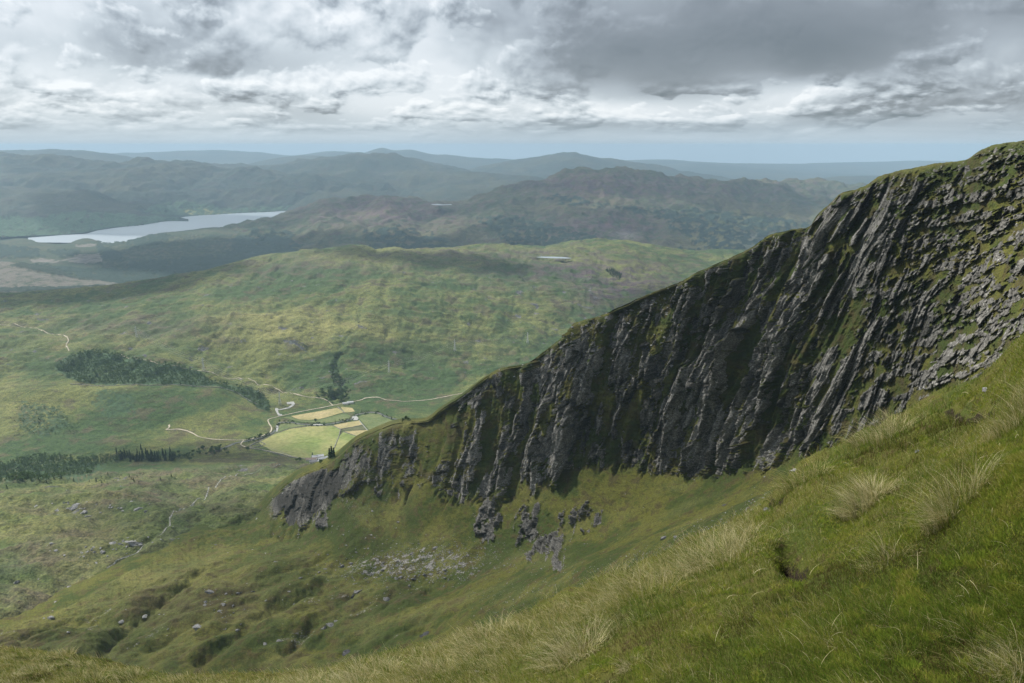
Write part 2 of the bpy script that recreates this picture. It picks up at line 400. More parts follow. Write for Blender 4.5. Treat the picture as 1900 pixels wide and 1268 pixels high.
hill('hill', [(-400, 282, 24480), (0, 282, 24480), (120, 284, 24480), (240, 286, 24150), (330, 282, 23820), (400, 280, 23820), (470, 283, 23820), (540, 289, 23490), (620, 281, 23490), (690, 285, 23160), (800, 295, 23160), (1000, 300, 23160)], 1200, 5000, g_far, 60, 2200, 3, rows=24)
hill('hill', [(1000, 310, 26460), (1150, 300, 25800), (1230, 298, 25140), (1310, 303, 25140), (1400, 306, 25470), (1500, 305, 26460), (1600, 303, 27120), (1740, 300, 27780), (2000, 300, 27780), (2600, 298, 27780)], 1200, 6000, g_far, 40, 2600, 5, rows=24)
hill('hill', [(1150, 306, 22830), (1240, 306, 22665), (1300, 304, 22500), (1350, 307, 22500), (1420, 312, 22500), (1500, 318, 22500), (1650, 325, 22000), (1900, 330, 22000)], 2000, 5000, g_far, 30, 1500, 15, rows=20)
hill('hill', [(560, 300, 21000), (620, 292, 21000), (680, 284, 21000), (710, 276, 21000), (735, 279, 21000), (760, 278, 21000), (800, 286, 21000), (870, 292, 21000), (960, 297, 21000), (1080, 305, 21000)], 1500, 4000, g_far, 60, 1100, 7, rows=30)
hill('hill', [(-500, 276, 15500), (0, 280, 15500), (50, 280, 15500), (95, 277, 15500), (140, 281, 15500), (190, 284, 15500), (230, 290, 15500), (260, 298, 15500), (300, 310, 15500)], 1500, 3500, g_far, 60, 900, 9, rows=30)
hill('hill', [(440, 310, 17000), (500, 296, 17000), (540, 290, 17000), (580, 289, 17000), (620, 296, 17000), (680, 310, 17000)], 1200, 3000, g_far, 40, 900, 11, rows=24)
hill('hill', [(850, 325, 16000), (920, 305, 16000), (980, 295, 16000), (1020, 289, 16000), (1060, 286, 16000), (1085, 289, 16000), (1120, 297, 16000), (1180, 304, 15800), (1240, 315, 15600), (1310, 328, 15500), (1400, 345, 15500)], 1200, 4000, g_far, 105, 900, 13, rows=40)
hill('hill', [(1450, 350, 15000), (1500, 337, 15000), (1560, 328, 15000), (1620, 327, 15000), (1700, 330, 15000), (1900, 345, 15000)], 1200, 3000, g_far, 40, 900, 17, rows=24)
hill('hill', [(200, 330, 13500), (330, 316, 13500), (420, 309, 13500), (520, 307, 13500), (590, 298, 13500), (650, 287, 13500), (700, 292, 13500), (760, 296, 13500), (810, 305, 13300), (870, 318, 13000), (940, 330, 13000)], 1000, 4200, g_far, 125, 800, 19, rows=50, gully=.8)
hill('hill', [(560, 400, 12000), (640, 365, 12000), (700, 349, 12000), (760, 340, 12000), (830, 325, 12000), (870, 322, 12000), (930, 326, 12000), (1000, 330, 12200), (1080, 345, 12200), (1200, 370, 12200)], 1000, 3500, g_far, 95, 700, 21, rows=40)
far_wood = lambda px, py, P: dict(forest=patch(px, py, [[(280, 384), (340, 372), (420, 388), (520, 384), (700, 372), (800, 380), (560, 396), (430, 398), (330, 402), (250, 396)]], 10, 3) * (fbm(px / 9, py / 4, 3, 4) > -.12),
                                tint=patch(px, py, [[(330, 392), (370, 386), (410, 392), (440, 397), (400, 399), (350, 397)], [(450, 397), (485, 394), (480, 398)]], 8, 6) * .9)
hill('hillside', [(-500, 285, 11500), (-100, 287, 11500), (0, 288, 11500), (60, 292, 11500), (110, 297, 11300), (180, 301, 11200), (225, 307, 11000), (250, 303, 11200), (285, 299, 11300), (340, 303, 11300), (400, 309, 11200), (470, 318, 11000), (560, 325, 10800), (650, 340, 10600), (720, 352, 10500), (800, 370, 10500), (900, 395, 10500)],
     900, 2600, g_far, 115, 650, 23, rows=120, foot=shore([(-500, 430), (0, 425), (150, 420), (300, 410), (335, 404), (365, 401), (400, 399), (440, 396.5), (500, 394), (560, 389.5), (640, 387), (900, 385)]), gully=.9, att=far_wood)
near_wood = lambda px, py, P: dict(forest=patch(px, py, [[(-400, 402), (0, 402), (60, 405), (100, 398), (150, 393), (230, 398), (290, 402), (330, 404), (330, 425), (200, 432), (50, 445), (-400, 450)]], 12, 3) * np.clip(1.1 * (fbm(px / 13, py / 5, 3, 4) > -.25), 0, 1))
hill('hillside', [(-500, 335, 8600), (0, 346, 8600), (60, 351, 8600), (130, 353, 8600), (175, 356, 8500), (205, 368, 8500), (245, 379, 8600), (290, 392, 8700), (330, 406, 8650), (350, 414, 8650)],
     700, 1500, g_far, 66, 450, 27, rows=90, foot=shore([(-500, 442), (0, 441), (70, 439), (150, 434), (180, 428), (215, 423), (260, 419), (320, 411), (350, 412)]), att=near_wood)

# purple moorland hill beyond the near valley
def pur(px, py, P):
    woods = [[(880, 405), (960, 400), (1010, 415), (1060, 430), (1110, 440), (1130, 455), (1060, 470), (960, 462), (930, 440)], [(1000, 372), (1040, 362), (1090, 375), (1130, 385), (1090, 380), (1020, 374)],
             [(1110, 378), (1200, 388), (1260, 400), (1200, 385), (1330, 395), (1420, 400), (1520, 420), (1560, 440), (1500, 470), (1400, 470), (1350, 445), (1290, 420), (1180, 395)],
             [(1260, 400), (1330, 420), (1390, 445), (1420, 470), (1330, 470), (1270, 440), (1240, 415)], [(670, 430), (710, 422), (790, 430), (825, 450), (830, 465), (690, 465)], [(480, 425), (540, 430), (560, 480), (440, 480), (450, 440)],
             [(920, 455), (1000, 445), (1100, 462), (1280, 462), (1400, 470), (1400, 480), (900, 480)]]
    fo = patch(px, py, woods, 26, 31, 22) * (fbm(px / 16, py / 7, 4, 44) > -.07)
    he = np.clip(blob(px, py, 720, 390, 160, 30) + blob(px, py, 1130, 420, 120, 30) + blob(px, py, 1100, 340, 160, 20) + .5 * blob(px, py, 1340, 355, 260, 22), 0, 1)
    pa = np.clip(blob(px, py, 1160, 437, 26, 8) + blob(px, py, 1400, 440, 30, 8) + .0, 0, 1)
    return dict(forest=fo, heather=he, tint=.35 * blob(px, py, 1330, 440, 60, 30), pale=pa * 0.5, rock=.35 * blob(px, py, 1100, 330, 120, 18) + .3 * blob(px, py, 1420, 360, 180, 14))
_, P_pur = hill('hill', [(330, 450, 6900), (430, 426, 7200), (500, 404, 7600), (560, 388, 7900), (640, 373, 8000), (720, 367, 8000), (760, 373, 8000), (800, 380, 8100), (840, 379, 8100), (900, 362, 8200), (950, 347, 8300), (1000, 336, 8400), (1055, 323, 8500), (1085, 314, 8500), (1110, 316, 8500), (1150, 314, 8500), (1180, 322, 8500), (1230, 329, 8600), (1300, 333, 8800), (1400, 338, 9200), (1500, 337, 9600), (1560, 343, 9600), (1640, 352, 9600), (1900, 380, 9600), (2300, 400, 9600)],
     800, 2000, g_purple, 92, 420, 33, rows=170, foot=[(330, 480, 5700), (500, 480, 5700), (800, 478, 5700), (1000, 475, 5800), (1400, 490, 5800), (2300, 500, 5800)],
     mid=[[(330, 460, 6400), (430, 440, 6600), (560, 428, 6700), (720, 420, 6700), (850, 425, 6600), (1000, 405, 6900), (1130, 400, 7000), (1250, 400, 7200), (1400, 410, 7400), (1600, 425, 7400), (2300, 450, 7400)]], gully=1.0, att=pur)

# lowland of plantations this side of the long loch
def low(px, py, P):
    woods = [[(235, 445), (300, 435), (325, 440), (290, 455), (240, 465)], [(440, 440), (480, 425), (560, 435), (620, 470), (560, 520), (380, 540), (230, 520), (240, 490), (330, 480), (420, 475)],
             [(60, 490), (160, 500), (250, 500), (330, 530), (200, 530), (100, 500)], [(0, 455), (70, 462), (80, 478), (20, 480), (-100, 470)], [(95, 465), (140, 462), (150, 475), (110, 480)], [(180, 455), (230, 470), (225, 490), (185, 485)]]
    fo = patch(px, py, woods, 16, 51, 16) * (fbm(px / 14, py / 6, 4, 54) > -.22)
    fo = np.maximum(fo, .6 * patch(px, py, [[(180, 440), (640, 430), (640, 540), (180, 540)]], 10, 52) * (fbm(px / 10, py / 4, 4, 57) > .02))
    pa = patch(px, py, [[(115, 484), (140, 474), (185, 470), (190, 485), (160, 490)], [(55, 482), (80, 480), (110, 484), (105, 488), (60, 487)], [(140, 455), (180, 452), (170, 458), (140, 460)]], 8, 61)
    return dict(forest=fo * (1 - pa), pale=pa)
hill('lowland', [(-500, 444, 6700), (0, 446, 6700), (40, 443, 6700), (75, 446, 6680), (110, 449, 6650), (160, 443, 6650), (200, 448, 6600), (240, 447, 6550), (300, 434, 6600), (350, 430, 6650), (400, 424, 6800), (440, 427, 6900), (520, 440, 6500), (700, 470, 6200), (1000, 490, 6000)],
     1300, 1200, g_low, 6, 260, 37, rows=110, foot=[(-500, 570, 4100), (0, 570, 4100), (300, 560, 4200), (600, 520, 4500), (1000, 510, 5000)],
     mid=[[(-500, 500, 5000), (0, 500, 5000), (300, 492, 5100), (600, 480, 5500), (1000, 500, 5400)]], att=low)
def felled(px, py, P): return dict(pale=patch(px, py, [[(-500, 480), (0, 484), (120, 505), (230, 526), (100, 560), (-500, 560)]], 5, 63) * .75, forest=patch(px, py, [[(40, 488), (110, 500), (200, 522), (150, 520), (90, 508), (20, 494)], [(-20, 535), (60, 533), (120, 533), (200, 530), (100, 541), (-20, 545)]], 5, 64) * .9)
hill('felled_hill', [(-500, 480, 4500), (0, 487, 4500), (50, 490, 4500), (95, 500, 4450), (130, 514, 4400), (180, 522, 4350), (250, 532, 4300), (400, 560, 4300)],
     300, 500, g_low, 8, 160, 39, rows=60, foot=[(-500, 560, 3700), (0, 560, 3700), (250, 550, 3800), (400, 580, 3800)], att=felled)

# ------------------------------------------------------------------ near valley: green hill, valley floor, moor
cols = np.linspace(-420, 2000, 1050)
M = [
 [(-420, 1240, 520), (0, 1230, 540), (300, 1150, 600), (500, 1050, 700), (800, 950, 800), (1200, 900, 900), (2000, 860, 900)],
 [(-420, 1150, 590), (0, 1140, 605), (100, 1120, 630), (200, 1080, 680), (300, 1025, 745), (400, 985, 800), (500, 955, 845), (800, 900, 900), (2000, 840, 950)],
 [(-420, 1010, 760), (0, 1000, 775), (200, 985, 800), (400, 950, 870), (600, 915, 930), (2000, 820, 1100)],
 [(-420, 935, 920), (0, 930, 930), (200, 920, 965), (400, 908, 1020), (600, 888, 1100), (2000, 800, 1300)],
 [(-420, 900, 1080), (0, 899, 1090), (200, 889, 1140), (400, 877, 1200), (600, 868, 1240), (2000, 780, 1450)],
 [(-420, 885, 1480), (0, 880, 1500), (200, 866, 1545), (400, 850, 1600), (600, 857, 1590), (2000, 840, 1640)],
 [(-420, 795, 1760), (0, 800, 1745), (200, 805, 1740), (400, 800, 1775), (600, 802, 1785), (2000, 800, 1790)],
 [(-420, 715, 1980), (0, 722, 1960), (120, 728, 1950), (250, 725, 1940), (400, 728, 1970), (480, 745, 1990), (600, 750, 1995), (860, 733, 2085), (1100, 700, 2250), (1300, 650, 2580), (2000, 600, 2900)],
 [(-420, 645, 2260), (0, 652, 2240), (120, 655, 2220), (250, 650, 2250), (450, 685, 2230), (600, 690, 2200), (800, 670, 2330), (1000, 635, 2520), (1200, 600, 2800), (2000, 570, 3000)],
 [(-420, 600, 2580), (0, 603, 2580), (250, 582, 2580), (420, 590, 2480), (600, 600, 2440), (800, 580, 2600), (1000, 560, 2850), (1200, 550, 3100), (2000, 530, 3300)],
 [(-420, 566, 2860), (0, 570, 2850), (250, 545, 2960), (450, 520, 2990), (600, 527, 2850), (700, 520, 2900), (800, 515, 3010), (1000, 512, 3230), (1200, 512, 3480), (1300, 502, 3700), (2000, 500, 3800)],
 [(-420, 540, 3150), (0, 542, 3150), (100, 537, 3200), (200, 529, 3220), (280, 517, 3250), (370, 503, 3280), (420, 490, 3300), (460, 479, 3350), (500, 470, 3450), (570, 466, 3550), (620, 459, 3650), (660, 456, 3700), (710, 463, 3800), (800, 463, 3900), (860, 459, 4050), (920, 455, 4200), (1000, 459, 4400), (1070, 449, 4500), (1130, 446, 4550), (1200, 452, 4500), (1250, 461, 4400), (1290, 466, 4500), (1340, 463, 4600), (1380, 466, 4650), (1500, 480, 4700), (2000, 520, 4700)],
]
Ls = [line(m, cols, .8 if i > 5 else 0, 70 + i, 60) for i, m in enumerate(M)]
Ls += [back(Ls[-1], 350, 120), back(Ls[-1], 1000, 420)]
P, seg = loft(Ls, [16, 44, 40, 26, 40, 60, 60, 60, 60, 60, 60, 12, 10])
px, py = pix(P)
sg = seg[:, None] + 0 * px
floor = sstep(sg, 4.7, 5.2) * (1 - sstep(sg, 6.75, 7.2)) * sstep(px, 250, 420)      # flat farmland
moor = 1 - sstep(sg, 4.2, 4.8)
hil = sstep(sg, 7.0, 7.6) * (1 - .8 * np.exp(-((sg - 11) / .08) ** 2))
lft = sstep(sg, 4.8, 5.3) * (1 - sstep(sg, 7.3, 7.9)) * (1 - floor)
X, Yw = P[..., 0], P[..., 1]
# drainage falls towards the viewer: gully noise stretched down the slope
gul = ridged(X / 210 + .3 * fbm(X / 300, Yw / 300, 3, 3), Yw / 900, 5, 81, .55)
dz = hil * (26 * fbm(X / 330, Yw / 330, 7, 82, .55) - 11 * sstep(gul, .3, .95) + 13 * fbm(X / 90, Yw / 45, 5, 181))
dz += moor * (24 * fbm(X / 95 + Yw / 300, Yw / 75, 5, 84, .5) + 5 * np.abs(pn(X / 26 + Yw / 80, Yw / 20, 86)) + 1.5 * fbm(X / 9, Yw / 9, 3, 87))
dz += lft * (9 * fbm(X / 170, Yw / 170, 6, 88, .5) + 10 * blob(px, py, 120, 730, 140, 14) - 6 * blob(px, py, 250, 800, 120, 20))
dz += (hil + lft) * 3.6 * fbm(X / 28, Yw / 24, 4, 89)
P[..., 2] += dz * sstep(sg, 0, .4) - 12 * (1 - sstep(sg, .75, 1.2))
gully_lines = [[(620, 740), (640, 720), (622, 700), (618, 680), (630, 655)], [(670, 560), (668, 590), (650, 620), (628, 650)], [(835, 565), (870, 600), (930, 640), (990, 690)], [(360, 665), (372, 650), (400, 620), (430, 600)], [(330, 600), (260, 620), (220, 660)], [(505, 620), (540, 635), (585, 648)]]
wood_left = [(100, 682), (110, 672), (140, 660), (160, 652), (200, 651), (235, 660), (280, 672), (330, 677), (370, 690), (385, 705), (420, 712), (480, 725), (500, 745), (500, 765), (480, 758), (440, 730), (400, 717), (300, 714), (200, 713), (150, 712), (125, 702)]
woods = patch(px, py, [wood_left], 4, 91)
def poly_dist(px, py, pts):
    d = np.full(px.shape, 1e9)
    for (x0, y0), (x1, y1) in zip(pts[:-1], pts[1:]):
        vx, vy = x1 - x0, y1 - y0; t = np.clip(((px - x0) * vx + (py - y0) * vy) / (vx * vx + vy * vy), 0, 1)
        d = np.minimum(d, np.hypot(px - x0 - t * vx, (py - y0 - t * vy) * 1.3))
    return d
gd = np.minimum.reduce([poly_dist(px + 4 * fbm(px / 12, py / 12, 3, 97), py, g) for g in gully_lines])
gdm = poly_dist(px + 4 * fbm(px / 12, py / 12, 3, 97), py, gully_lines[0])
P[..., 2] -= (4 * np.exp(-(gd / 4.5) ** 2) + 5 * np.exp(-(gdm / 4.5) ** 2)) * sstep(sg, 6.9, 7.3)
burn_m = [(400, 905), (372, 925), (335, 945), (318, 958), (305, 985), (262, 1018), (235, 1035), (200, 1055), (186, 1068), (178, 1090), (120, 1135), (40, 1160)]
bd = poly_dist(px + 3 * fbm(px / 9, py / 9, 3, 98), py, burn_m)
P[..., 2] -= 4.5 * np.exp(-(bd / 7) ** 2)
tint = np.clip(1.1 * blob(px, py, 600, 610, 150, 26) + .8 * blob(px, py, 480, 590, 130, 25) + .6 * blob(px, py, 150, 630, 220, 30) + .5 * blob(px, py, 20, 740, 60, 40) + .4 * blob(px, py, 860, 640, 110, 25) + .4 * blob(px, py, 600, 480, 200, 14) + .35 * moor, 0, 1) * np.clip(.55 + 1.1 * fbm(X / 120, Yw / 120, 5, 92), 0, 1)
he = np.clip(.9 * blob(px, py, 1150, 540, 120, 36) + .7 * blob(px, py, 1080, 500, 200, 26) + .5 * blob(px, py, 880, 470, 240, 12) + .35 * blob(px, py, 560, 490, 180, 20) + .4 * blob(px, py, 250, 600, 160, 20) + .30 * moor, 0, 1)
oc = sstep(fbm(X / 60, Yw / 40, 4, 93), .24, .42)
rk = np.clip(oc * (.55 * hil + .62 * moor * (sg > .8) * (1 - blob(px, py, 365, 950, 70, 34))) + .35 * np.exp(-(gd / 1.8) ** 2) * (sg > 7) + .55 * blob(px, py, 545, 636, 40, 9) + .4 * blob(px, py, 1000, 560, 90, 30) * oc, 0, 1)
fo = woods * (fbm(px / 9, py / 5, 3, 94) > -.45) * .8 + 0 * px
scr = patch(px, py, [[(-400, 850), (0, 862), (100, 850), (200, 862), (170, 888), (60, 896), (-400, 905)], [(40, 745), (110, 755), (130, 790), (80, 812), (30, 795)], [(180, 727), (250, 735), (250, 765), (200, 775), (170, 750)]], 14, 95) * .7
bush = np.maximum(np.exp(-(gdm / 3.2) ** 2), .5 * np.exp(-(gd / 1.5) ** 2)) * (fbm(px / 6, py / 4, 3, 96) > .02) * (sg > 6.8)
fo = np.clip(fo + bush * .9 + scr * (fbm(px / 6, py / 4, 3, 99) > -.1), 0, 1)
P[..., 2] -= 14 * sstep(blob(px, py, 1029, 478, 44, 3.4), .25, .7)
valley_o = struct(grid_mesh('valley', P, attrs(P, tint=tint, heather=he, rock=rk, forest=fo), g_mid))
VP = P

# ------------------------------------------------------------------ crag: ridge, cliff, grass slopes and corrie floor
K = [
 [(-420, 1330, 460), (0, 1290, 480), (300, 1320, 450), (600, 1330, 420), (900, 1260, 380), (1200, 1130, 260), (1400, 1040, 150), (1500, 990, 100), (1600, 900, 90), (1750, 820, 90), (1900, 740, 70), (2300, 620, 60)],
 [(-420, 1250, 520), (0, 1215, 530), (220, 1207, 535), (400, 1200, 530), (600, 1195, 520), (900, 1130, 480), (1100, 1060, 420), (1200, 1020, 370), (1400, 930, 280), (1480, 890, 240), (1600, 850, 210), (1750, 790, 160), (1900, 720, 115), (2300, 600, 90)],
 [(-420, 1215, 550), (0, 1185, 565), (200, 1125, 615), (400, 1060, 685), (550, 1055, 670), (750, 1065, 640), (900, 1030, 615), (1100, 960, 578), (1300, 930, 510), (1440, 900, 440), (1600, 835, 340), (1750, 768, 250), (1900, 700, 160), (2300, 560, 110)],
 [(-420, 1205, 560), (0, 1175, 575), (200, 1100, 640), (300, 1050, 700), (400, 1010, 760), (480, 1000, 765), (550, 985, 765), (600, 960, 758), (700, 895, 760), (800, 905, 712), (900, 925, 675), (960, 925, 655), (1020, 895, 640), (1100, 860, 622), (1180, 872, 600), (1300, 888, 550), (1440, 868, 470), (1600, 808, 370), (1750, 738, 275), (1900, 665, 180), (2300, 520, 130)],
 [(-420, 1195, 570), (0, 1165, 585), (100, 1140, 605), (200, 1087, 655), (300, 1030, 725), (350, 1003, 765), (400, 985, 800), (450, 978, 810), (480, 955, 835), (500, 930, 850), (530, 902, 855), (560, 881, 855), (600, 865, 845), (625, 850, 835), (660, 820, 825), (700, 801, 812), (740, 787, 800), (790, 783, 785), (820, 762, 775), (870, 728, 760), (905, 700, 745), (935, 686, 740), (980, 677, 730), (1010, 655, 715), (1050, 622, 695), (1065, 603, 690), (1110, 590, 680), (1150, 573, 670), (1210, 545, 648), (1270, 522, 628), (1292, 508, 620), (1340, 487, 605), (1392, 463, 585), (1430, 437, 570), (1470, 428, 560), (1502, 422, 550), (1515, 402, 520), (1545, 375, 500), (1560, 360, 490), (1600, 349, 470), (1640, 324, 450), (1700, 312, 425), (1750, 303, 400), (1790, 297, 380), (1815, 283, 355), (1850, 269, 340), (1900, 262, 320), (2050, 240, 300), (2300, 190, 280)],
]
cols = np.linspace(-420, 2300, 1750)
Ls = [line(k, cols, (0, 0, 0, 3, 2.4)[i], 100 + i, 26) for i, k in enumerate(K)]
# middle of the face bulges forward a little, so the top is steepest
mid = Ls[3] * .48 + Ls[4] * .52; mid[:, 1] -= .04 * (Ls[4][:, 1] - Ls[3][:, 1]); Ls.insert(4, mid)
Ls += [back(Ls[-1], 25, 5), back(Ls[-1], 300, 190)]
P, seg = loft(Ls, [60, 120, 90, 210, 210, 14, 16])
sk_ = np.stack([P[0] * np.array([1 - .01 * k_, 1 - .01 * k_, 1]) - np.array([0, 0, 5.0 * k_]) for k_ in (3, 2, 1)]); P = np.concatenate([sk_, P]); seg = np.concatenate([[-.3, -.2, -.1], seg])
px, py = pix(P); sg = seg[:, None] + 0 * px
n0 = normals(P)
n0 *= np.sign((n0 * (np.array([0, 0, CAMZ]) - P)).sum(-1, keepdims=True))            # towards the viewer
for k_ in range(2): n0 = smooth(n0, 24)
rgt = sstep(px, 1480, 1750); n0[..., 2] = np.clip(n0[..., 2], .05, .9) * .6 * (1 - sstep(seg[:, None] + 0 * px, 3.9, 4.7)); n0 /= np.linalg.norm(n0, axis=-1, keepdims=True)
vd = np.array([0, 0, CAMZ]) - P; vd[..., 2] *= 0; vd /= np.linalg.norm(vd, axis=-1, keepdims=True)
rw_ = (.30 + .62 * sstep(px, 1350, 1650))[..., None]; n0 = n0 * (1 - rw_) + vd * rw_; n0 /= np.linalg.norm(n0, axis=-1, keepdims=True)
lean = .20 + .30 * sstep(px, 1050, 1500)
q = px + lean * (py - 600)
fing = .55 * fbm(q / 15, py / 120, 4, 191, .6) + .35 * fbm(q / 60, py / 200, 2, 195)
cl = sstep(sg + fing * np.exp(-((sg - 3) / .45) ** 2), 2.86, 3.04) * (1 - .0 * sg) * (1 - sstep(sg, 5.0, 5.15)) * sstep(px, 470, 530)
hpx = np.interp(cols, [k[0] for k in K[3]], [k[1] for k in K[3]]) - np.interp(cols, [k[0] for k in K[4]], [k[1] for k in K[4]])
hf = np.clip(hpx / 260, .16, 1)[None, :]
cl_h = cl * (1 - np.exp(-((sg - 5) / .07) ** 2) * .88) * hf
right = sstep(px, 1480, 1750)
# rib coordinate: ribs run down the face leaning left; the lean grows to the right
lean = .20 + .30 * sstep(px, 1050, 1500)
q = px + lean * (py - 600)
wob = 22 * fbm(q / 120, py / 200, 4, 110)
bil = lambda *a_, **k_: -ridged(*a_, **k_)            # rounded buttresses parted by sharp clefts
r1 = bil((q + wob) / 88, py / 560, 3, 111, .45)
r2 = bil((q + .6 * wob) / 30 + 7, py / 260, 3, 115, .5)
r3 = ridged((q + .5 * wob) / 8 + 3, py / 70, 3, 120, .6)
b1 = fbm((q + wob) / 22, py / 40, 5, 128, .6)
big = fbm((q + wob) / 190, py / 700, 3, 130)
wq = px + np.minimum(lean, .42) * (py - 600) + wob + 5 * b1; wy = py + 8 * fbm(px / 20, py / 20, 3, 194)
fa, ea = facets(wq / 22, wy / (105 - 70 * right), 1); fb, eb = facets(wq / 9, wy / (38 - 23 * right), 2); fc, ec = facets(wq / 4.2, wy / (14 - 6 * right), 3)
bed = fbm((px - .4 * py) / 70, (py + .5 * px + 8 * b1) / 13, 4, 125, .6)
cell = np.abs(pn(q / 7, py / 12, 133))
# where bare rock stands out of the turf
ra = fbm((q + wob) / 30, py / 95, 5, 201, .6); rb = fbm((px - .5 * py) / 58, (py + .5 * px) / 20, 5, 205, .62)
rn_ = ra * (1 - right) + rb * right + .17 * fbm(px / 8, py / 10, 3, 215, .6)
cleft = np.clip(sstep(-(r1 + .3) + .3 * b1, .10, .40) + .6 * sstep(-(r2 + .3) + .5 * b1, .22, .42), 0, 1)
rm_ = sstep(rn_ + .245 - .225 * right - .45 * cleft * (1 - right) + .14 * (1 - right) * sstep(px, 900, 1100), -.03, .05)
tz = np.exp(-((5 - sg) / (.035 + .10 * right)) ** 2)
rm_ = rm_ * (1 - tz * (.3 + .7 * sstep(fbm(px / 26, py / 26, 3, 155), -.25, .05)))
rm_ = np.maximum(rm_, cl * blob(px, py, 1870, 285, 70, 16) * sstep(rb, -.25, -.05)); rm_ = np.maximum(rm_, blob(px, py, 1660, 355, 90, 22) * sstep(rb, -.2, 0))
nose = np.clip(blob(px, py, 545, 935, 56, 50) + blob(px, py, 600, 900, 44, 34) + .7 * blob(px, py, 680, 850, 60, 40), 0, 1) * sstep(sg, 2.5, 2.9) * (1 - sstep(sg, 4.8, 5.0))
rm_ = np.maximum(rm_, sstep(nose * 1.2 + 1.8 * ra, .50, .66))
face = (7.0 * fa + 3.6 * fb + 1.5 * fc + 1.5 * r3 + 1.6 * right * sstep(bed, -.1, .3)) * rm_
disp = (26 * big + 14 * (r1 + .3) + 7.0 * (r2 + .3)) * (1 - .68 * right) + face + 3.0 * rm_ * (.4 + right) + (2.5 + 4 * right) * b1 + 1.2 * right * bed + 1.5 * fbm(px / 9, py / 7, 4, 209, .6) * (1 - rm_)
sz = P[..., 1:2] / 500.0
P = P + n0 * (disp * cl_h)[..., None] * sz
# crest keeps its outline, slopes get turf hummocks
X, Yw = P[..., 0], P[..., 1]
slope = (1 - cl) * (1 - sstep(sg, 5.0, 5.3))
floorm = sstep(sg, .3, 1.0) * (1 - sstep(sg, 1.9, 2.7)) * (1 - sstep(px, 750, 1050))
rr = (X * .75 + Yw * .65); ss_ = (-X * .65 + Yw * .75)
hum = 15 * fbm(ss_ / 62, rr / 130, 4, 140, .5) + 7 * np.abs(pn(ss_ / 30, rr / 55, 143)) + 2.5 * fbm(X / 14, Yw / 14, 4, 144)
P[..., 2] += slope * (floorm * hum + (1 - floorm) * (2.2 * fbm(X / 30, Yw / 30, 4, 145) + 1.0 * ridged(ss_ / 26, rr / 7, 3, 146)))
ravines = [([(190, 1222), (200, 1205), (219, 1183), (255, 1155), (290, 1129), (330, 1095), (372, 1068)], 9, 7.0), ([(370, 1232), (395, 1212), (438, 1186), (465, 1156), (505, 1122), (560, 1100), (600, 1090)], 12, 8.0), ([(530, 1215), (570, 1180), (620, 1135), (650, 1118)], 8, 4.0), ([(40, 1195), (120, 1160), (200, 1152), (240, 1162)], 9, 5.0)]
wx_, wy_ = px + 7 * fbm(px / 22, py / 14, 3, 211), py + 4 * fbm(px / 22, py / 14, 3, 213)
rav = np.zeros(px.shape)
for pts_, w_, d_ in ravines: rav = np.maximum(rav, d_ * np.exp(-(poly_dist(wx_, wy_, pts_) / w_) ** 2))
P[..., 2] += slope * (6 * (blob(wx_, wy_, 345, 1130, 75, 40) + blob(wx_, wy_, 430, 1120, 40, 26) + .8 * blob(wx_, wy_, 520, 1160, 50, 24) + blob(wx_, wy_, 680, 1120, 60, 22) + .8 * blob(wx_, wy_, 110, 1185, 70, 16)) - rav)
P[..., 2] += slope * (.9 * fbm(X / 5, Yw / 5, 4, 147, .6)) * np.clip(Yw / 400, .2, 1)
# small lower crags in the grass below the cliff
lowc = np.clip(1.2 * blob(px, py, 905, 965, 22, 50) + blob(px, py, 985, 985, 26, 50) + blob(px, py, 1035, 1020, 20, 34) + .8 * blob(px, py, 700, 880, 90, 40) + .8 * blob(px, py, 560, 950, 60, 40) + .7 * blob(px, py, 1080, 960, 40, 30), 0, 1) * slope
lowr = sstep(lowc * 1.0 + 1.9 * fbm((q + wob) / 13, py / 40, 4, 207, .6), .60, .72) * slope * sstep(lowc, .12, .35)
P = P + n0 * (lowr * (3.0 + 4 * fb + 2 * fc) + 4 * b1 * lowc)[..., None]
# the burns
burn_c = [(800, 1135), (700, 1150)]
n1 = normals(P); nz = np.abs(n1[..., 2])
topg = tz
nz2 = smooth(nz, 1)
rock = cl * rm_ * (1 - .92 * sstep(nz2 + .25 * b1, .50, .66))
rock = np.clip(np.maximum(rock, nose * rm_), 0, 1)
rock = np.maximum(rock, lowr)
crk = 1 - sstep(np.minimum(ea * 3, eb * 1.5), .03, .22)
screes = np.clip(1.0 * blob(px, py, 740, 1060, 150, 30) + .7 * blob(px, py, 800, 1040, 90, 30) + .55 * blob(px, py, 650, 950, 60, 30) + .35 * blob(px, py, 1150, 1010, 260, 50), 0, 1) * slope
oc = sstep(fbm(ss_ / 26, rr / 60, 5, 157, .6), .20, .36)
rock = np.clip(rock + .75 * screes * sstep(fbm(X / 9, Yw / 6, 4, 158, .7), .02, .18) + .45 * oc * floorm * slope, 0, 1)
tint = np.clip(.35 * slope * sstep(fbm(X / 50, Yw / 50, 5, 160), -.1, .4) + topg * cl * .5 + .6 * blob(px, py, 740, 790, 70, 14) + .5 * blob(px, py, 300, 1100, 260, 80) * slope, 0, 1)
he = np.clip(.5 * floorm * sstep(fbm(X / 40, Yw / 40, 4, 161), 0, .3) + .75 * cl * sstep(fbm(px / 30, py / 30, 4, 217), -.1, .2) + .9 * slope * (blob(px, py, 335, 1120, 80, 44) + blob(px, py, 430, 1125, 36, 30) + .8 * blob(px, py, 60, 1190, 150, 30) + .6 * blob(px, py, 640, 1130, 60, 24)) * (1 - np.clip(rav / 5, 0, 1)), 0, 1)
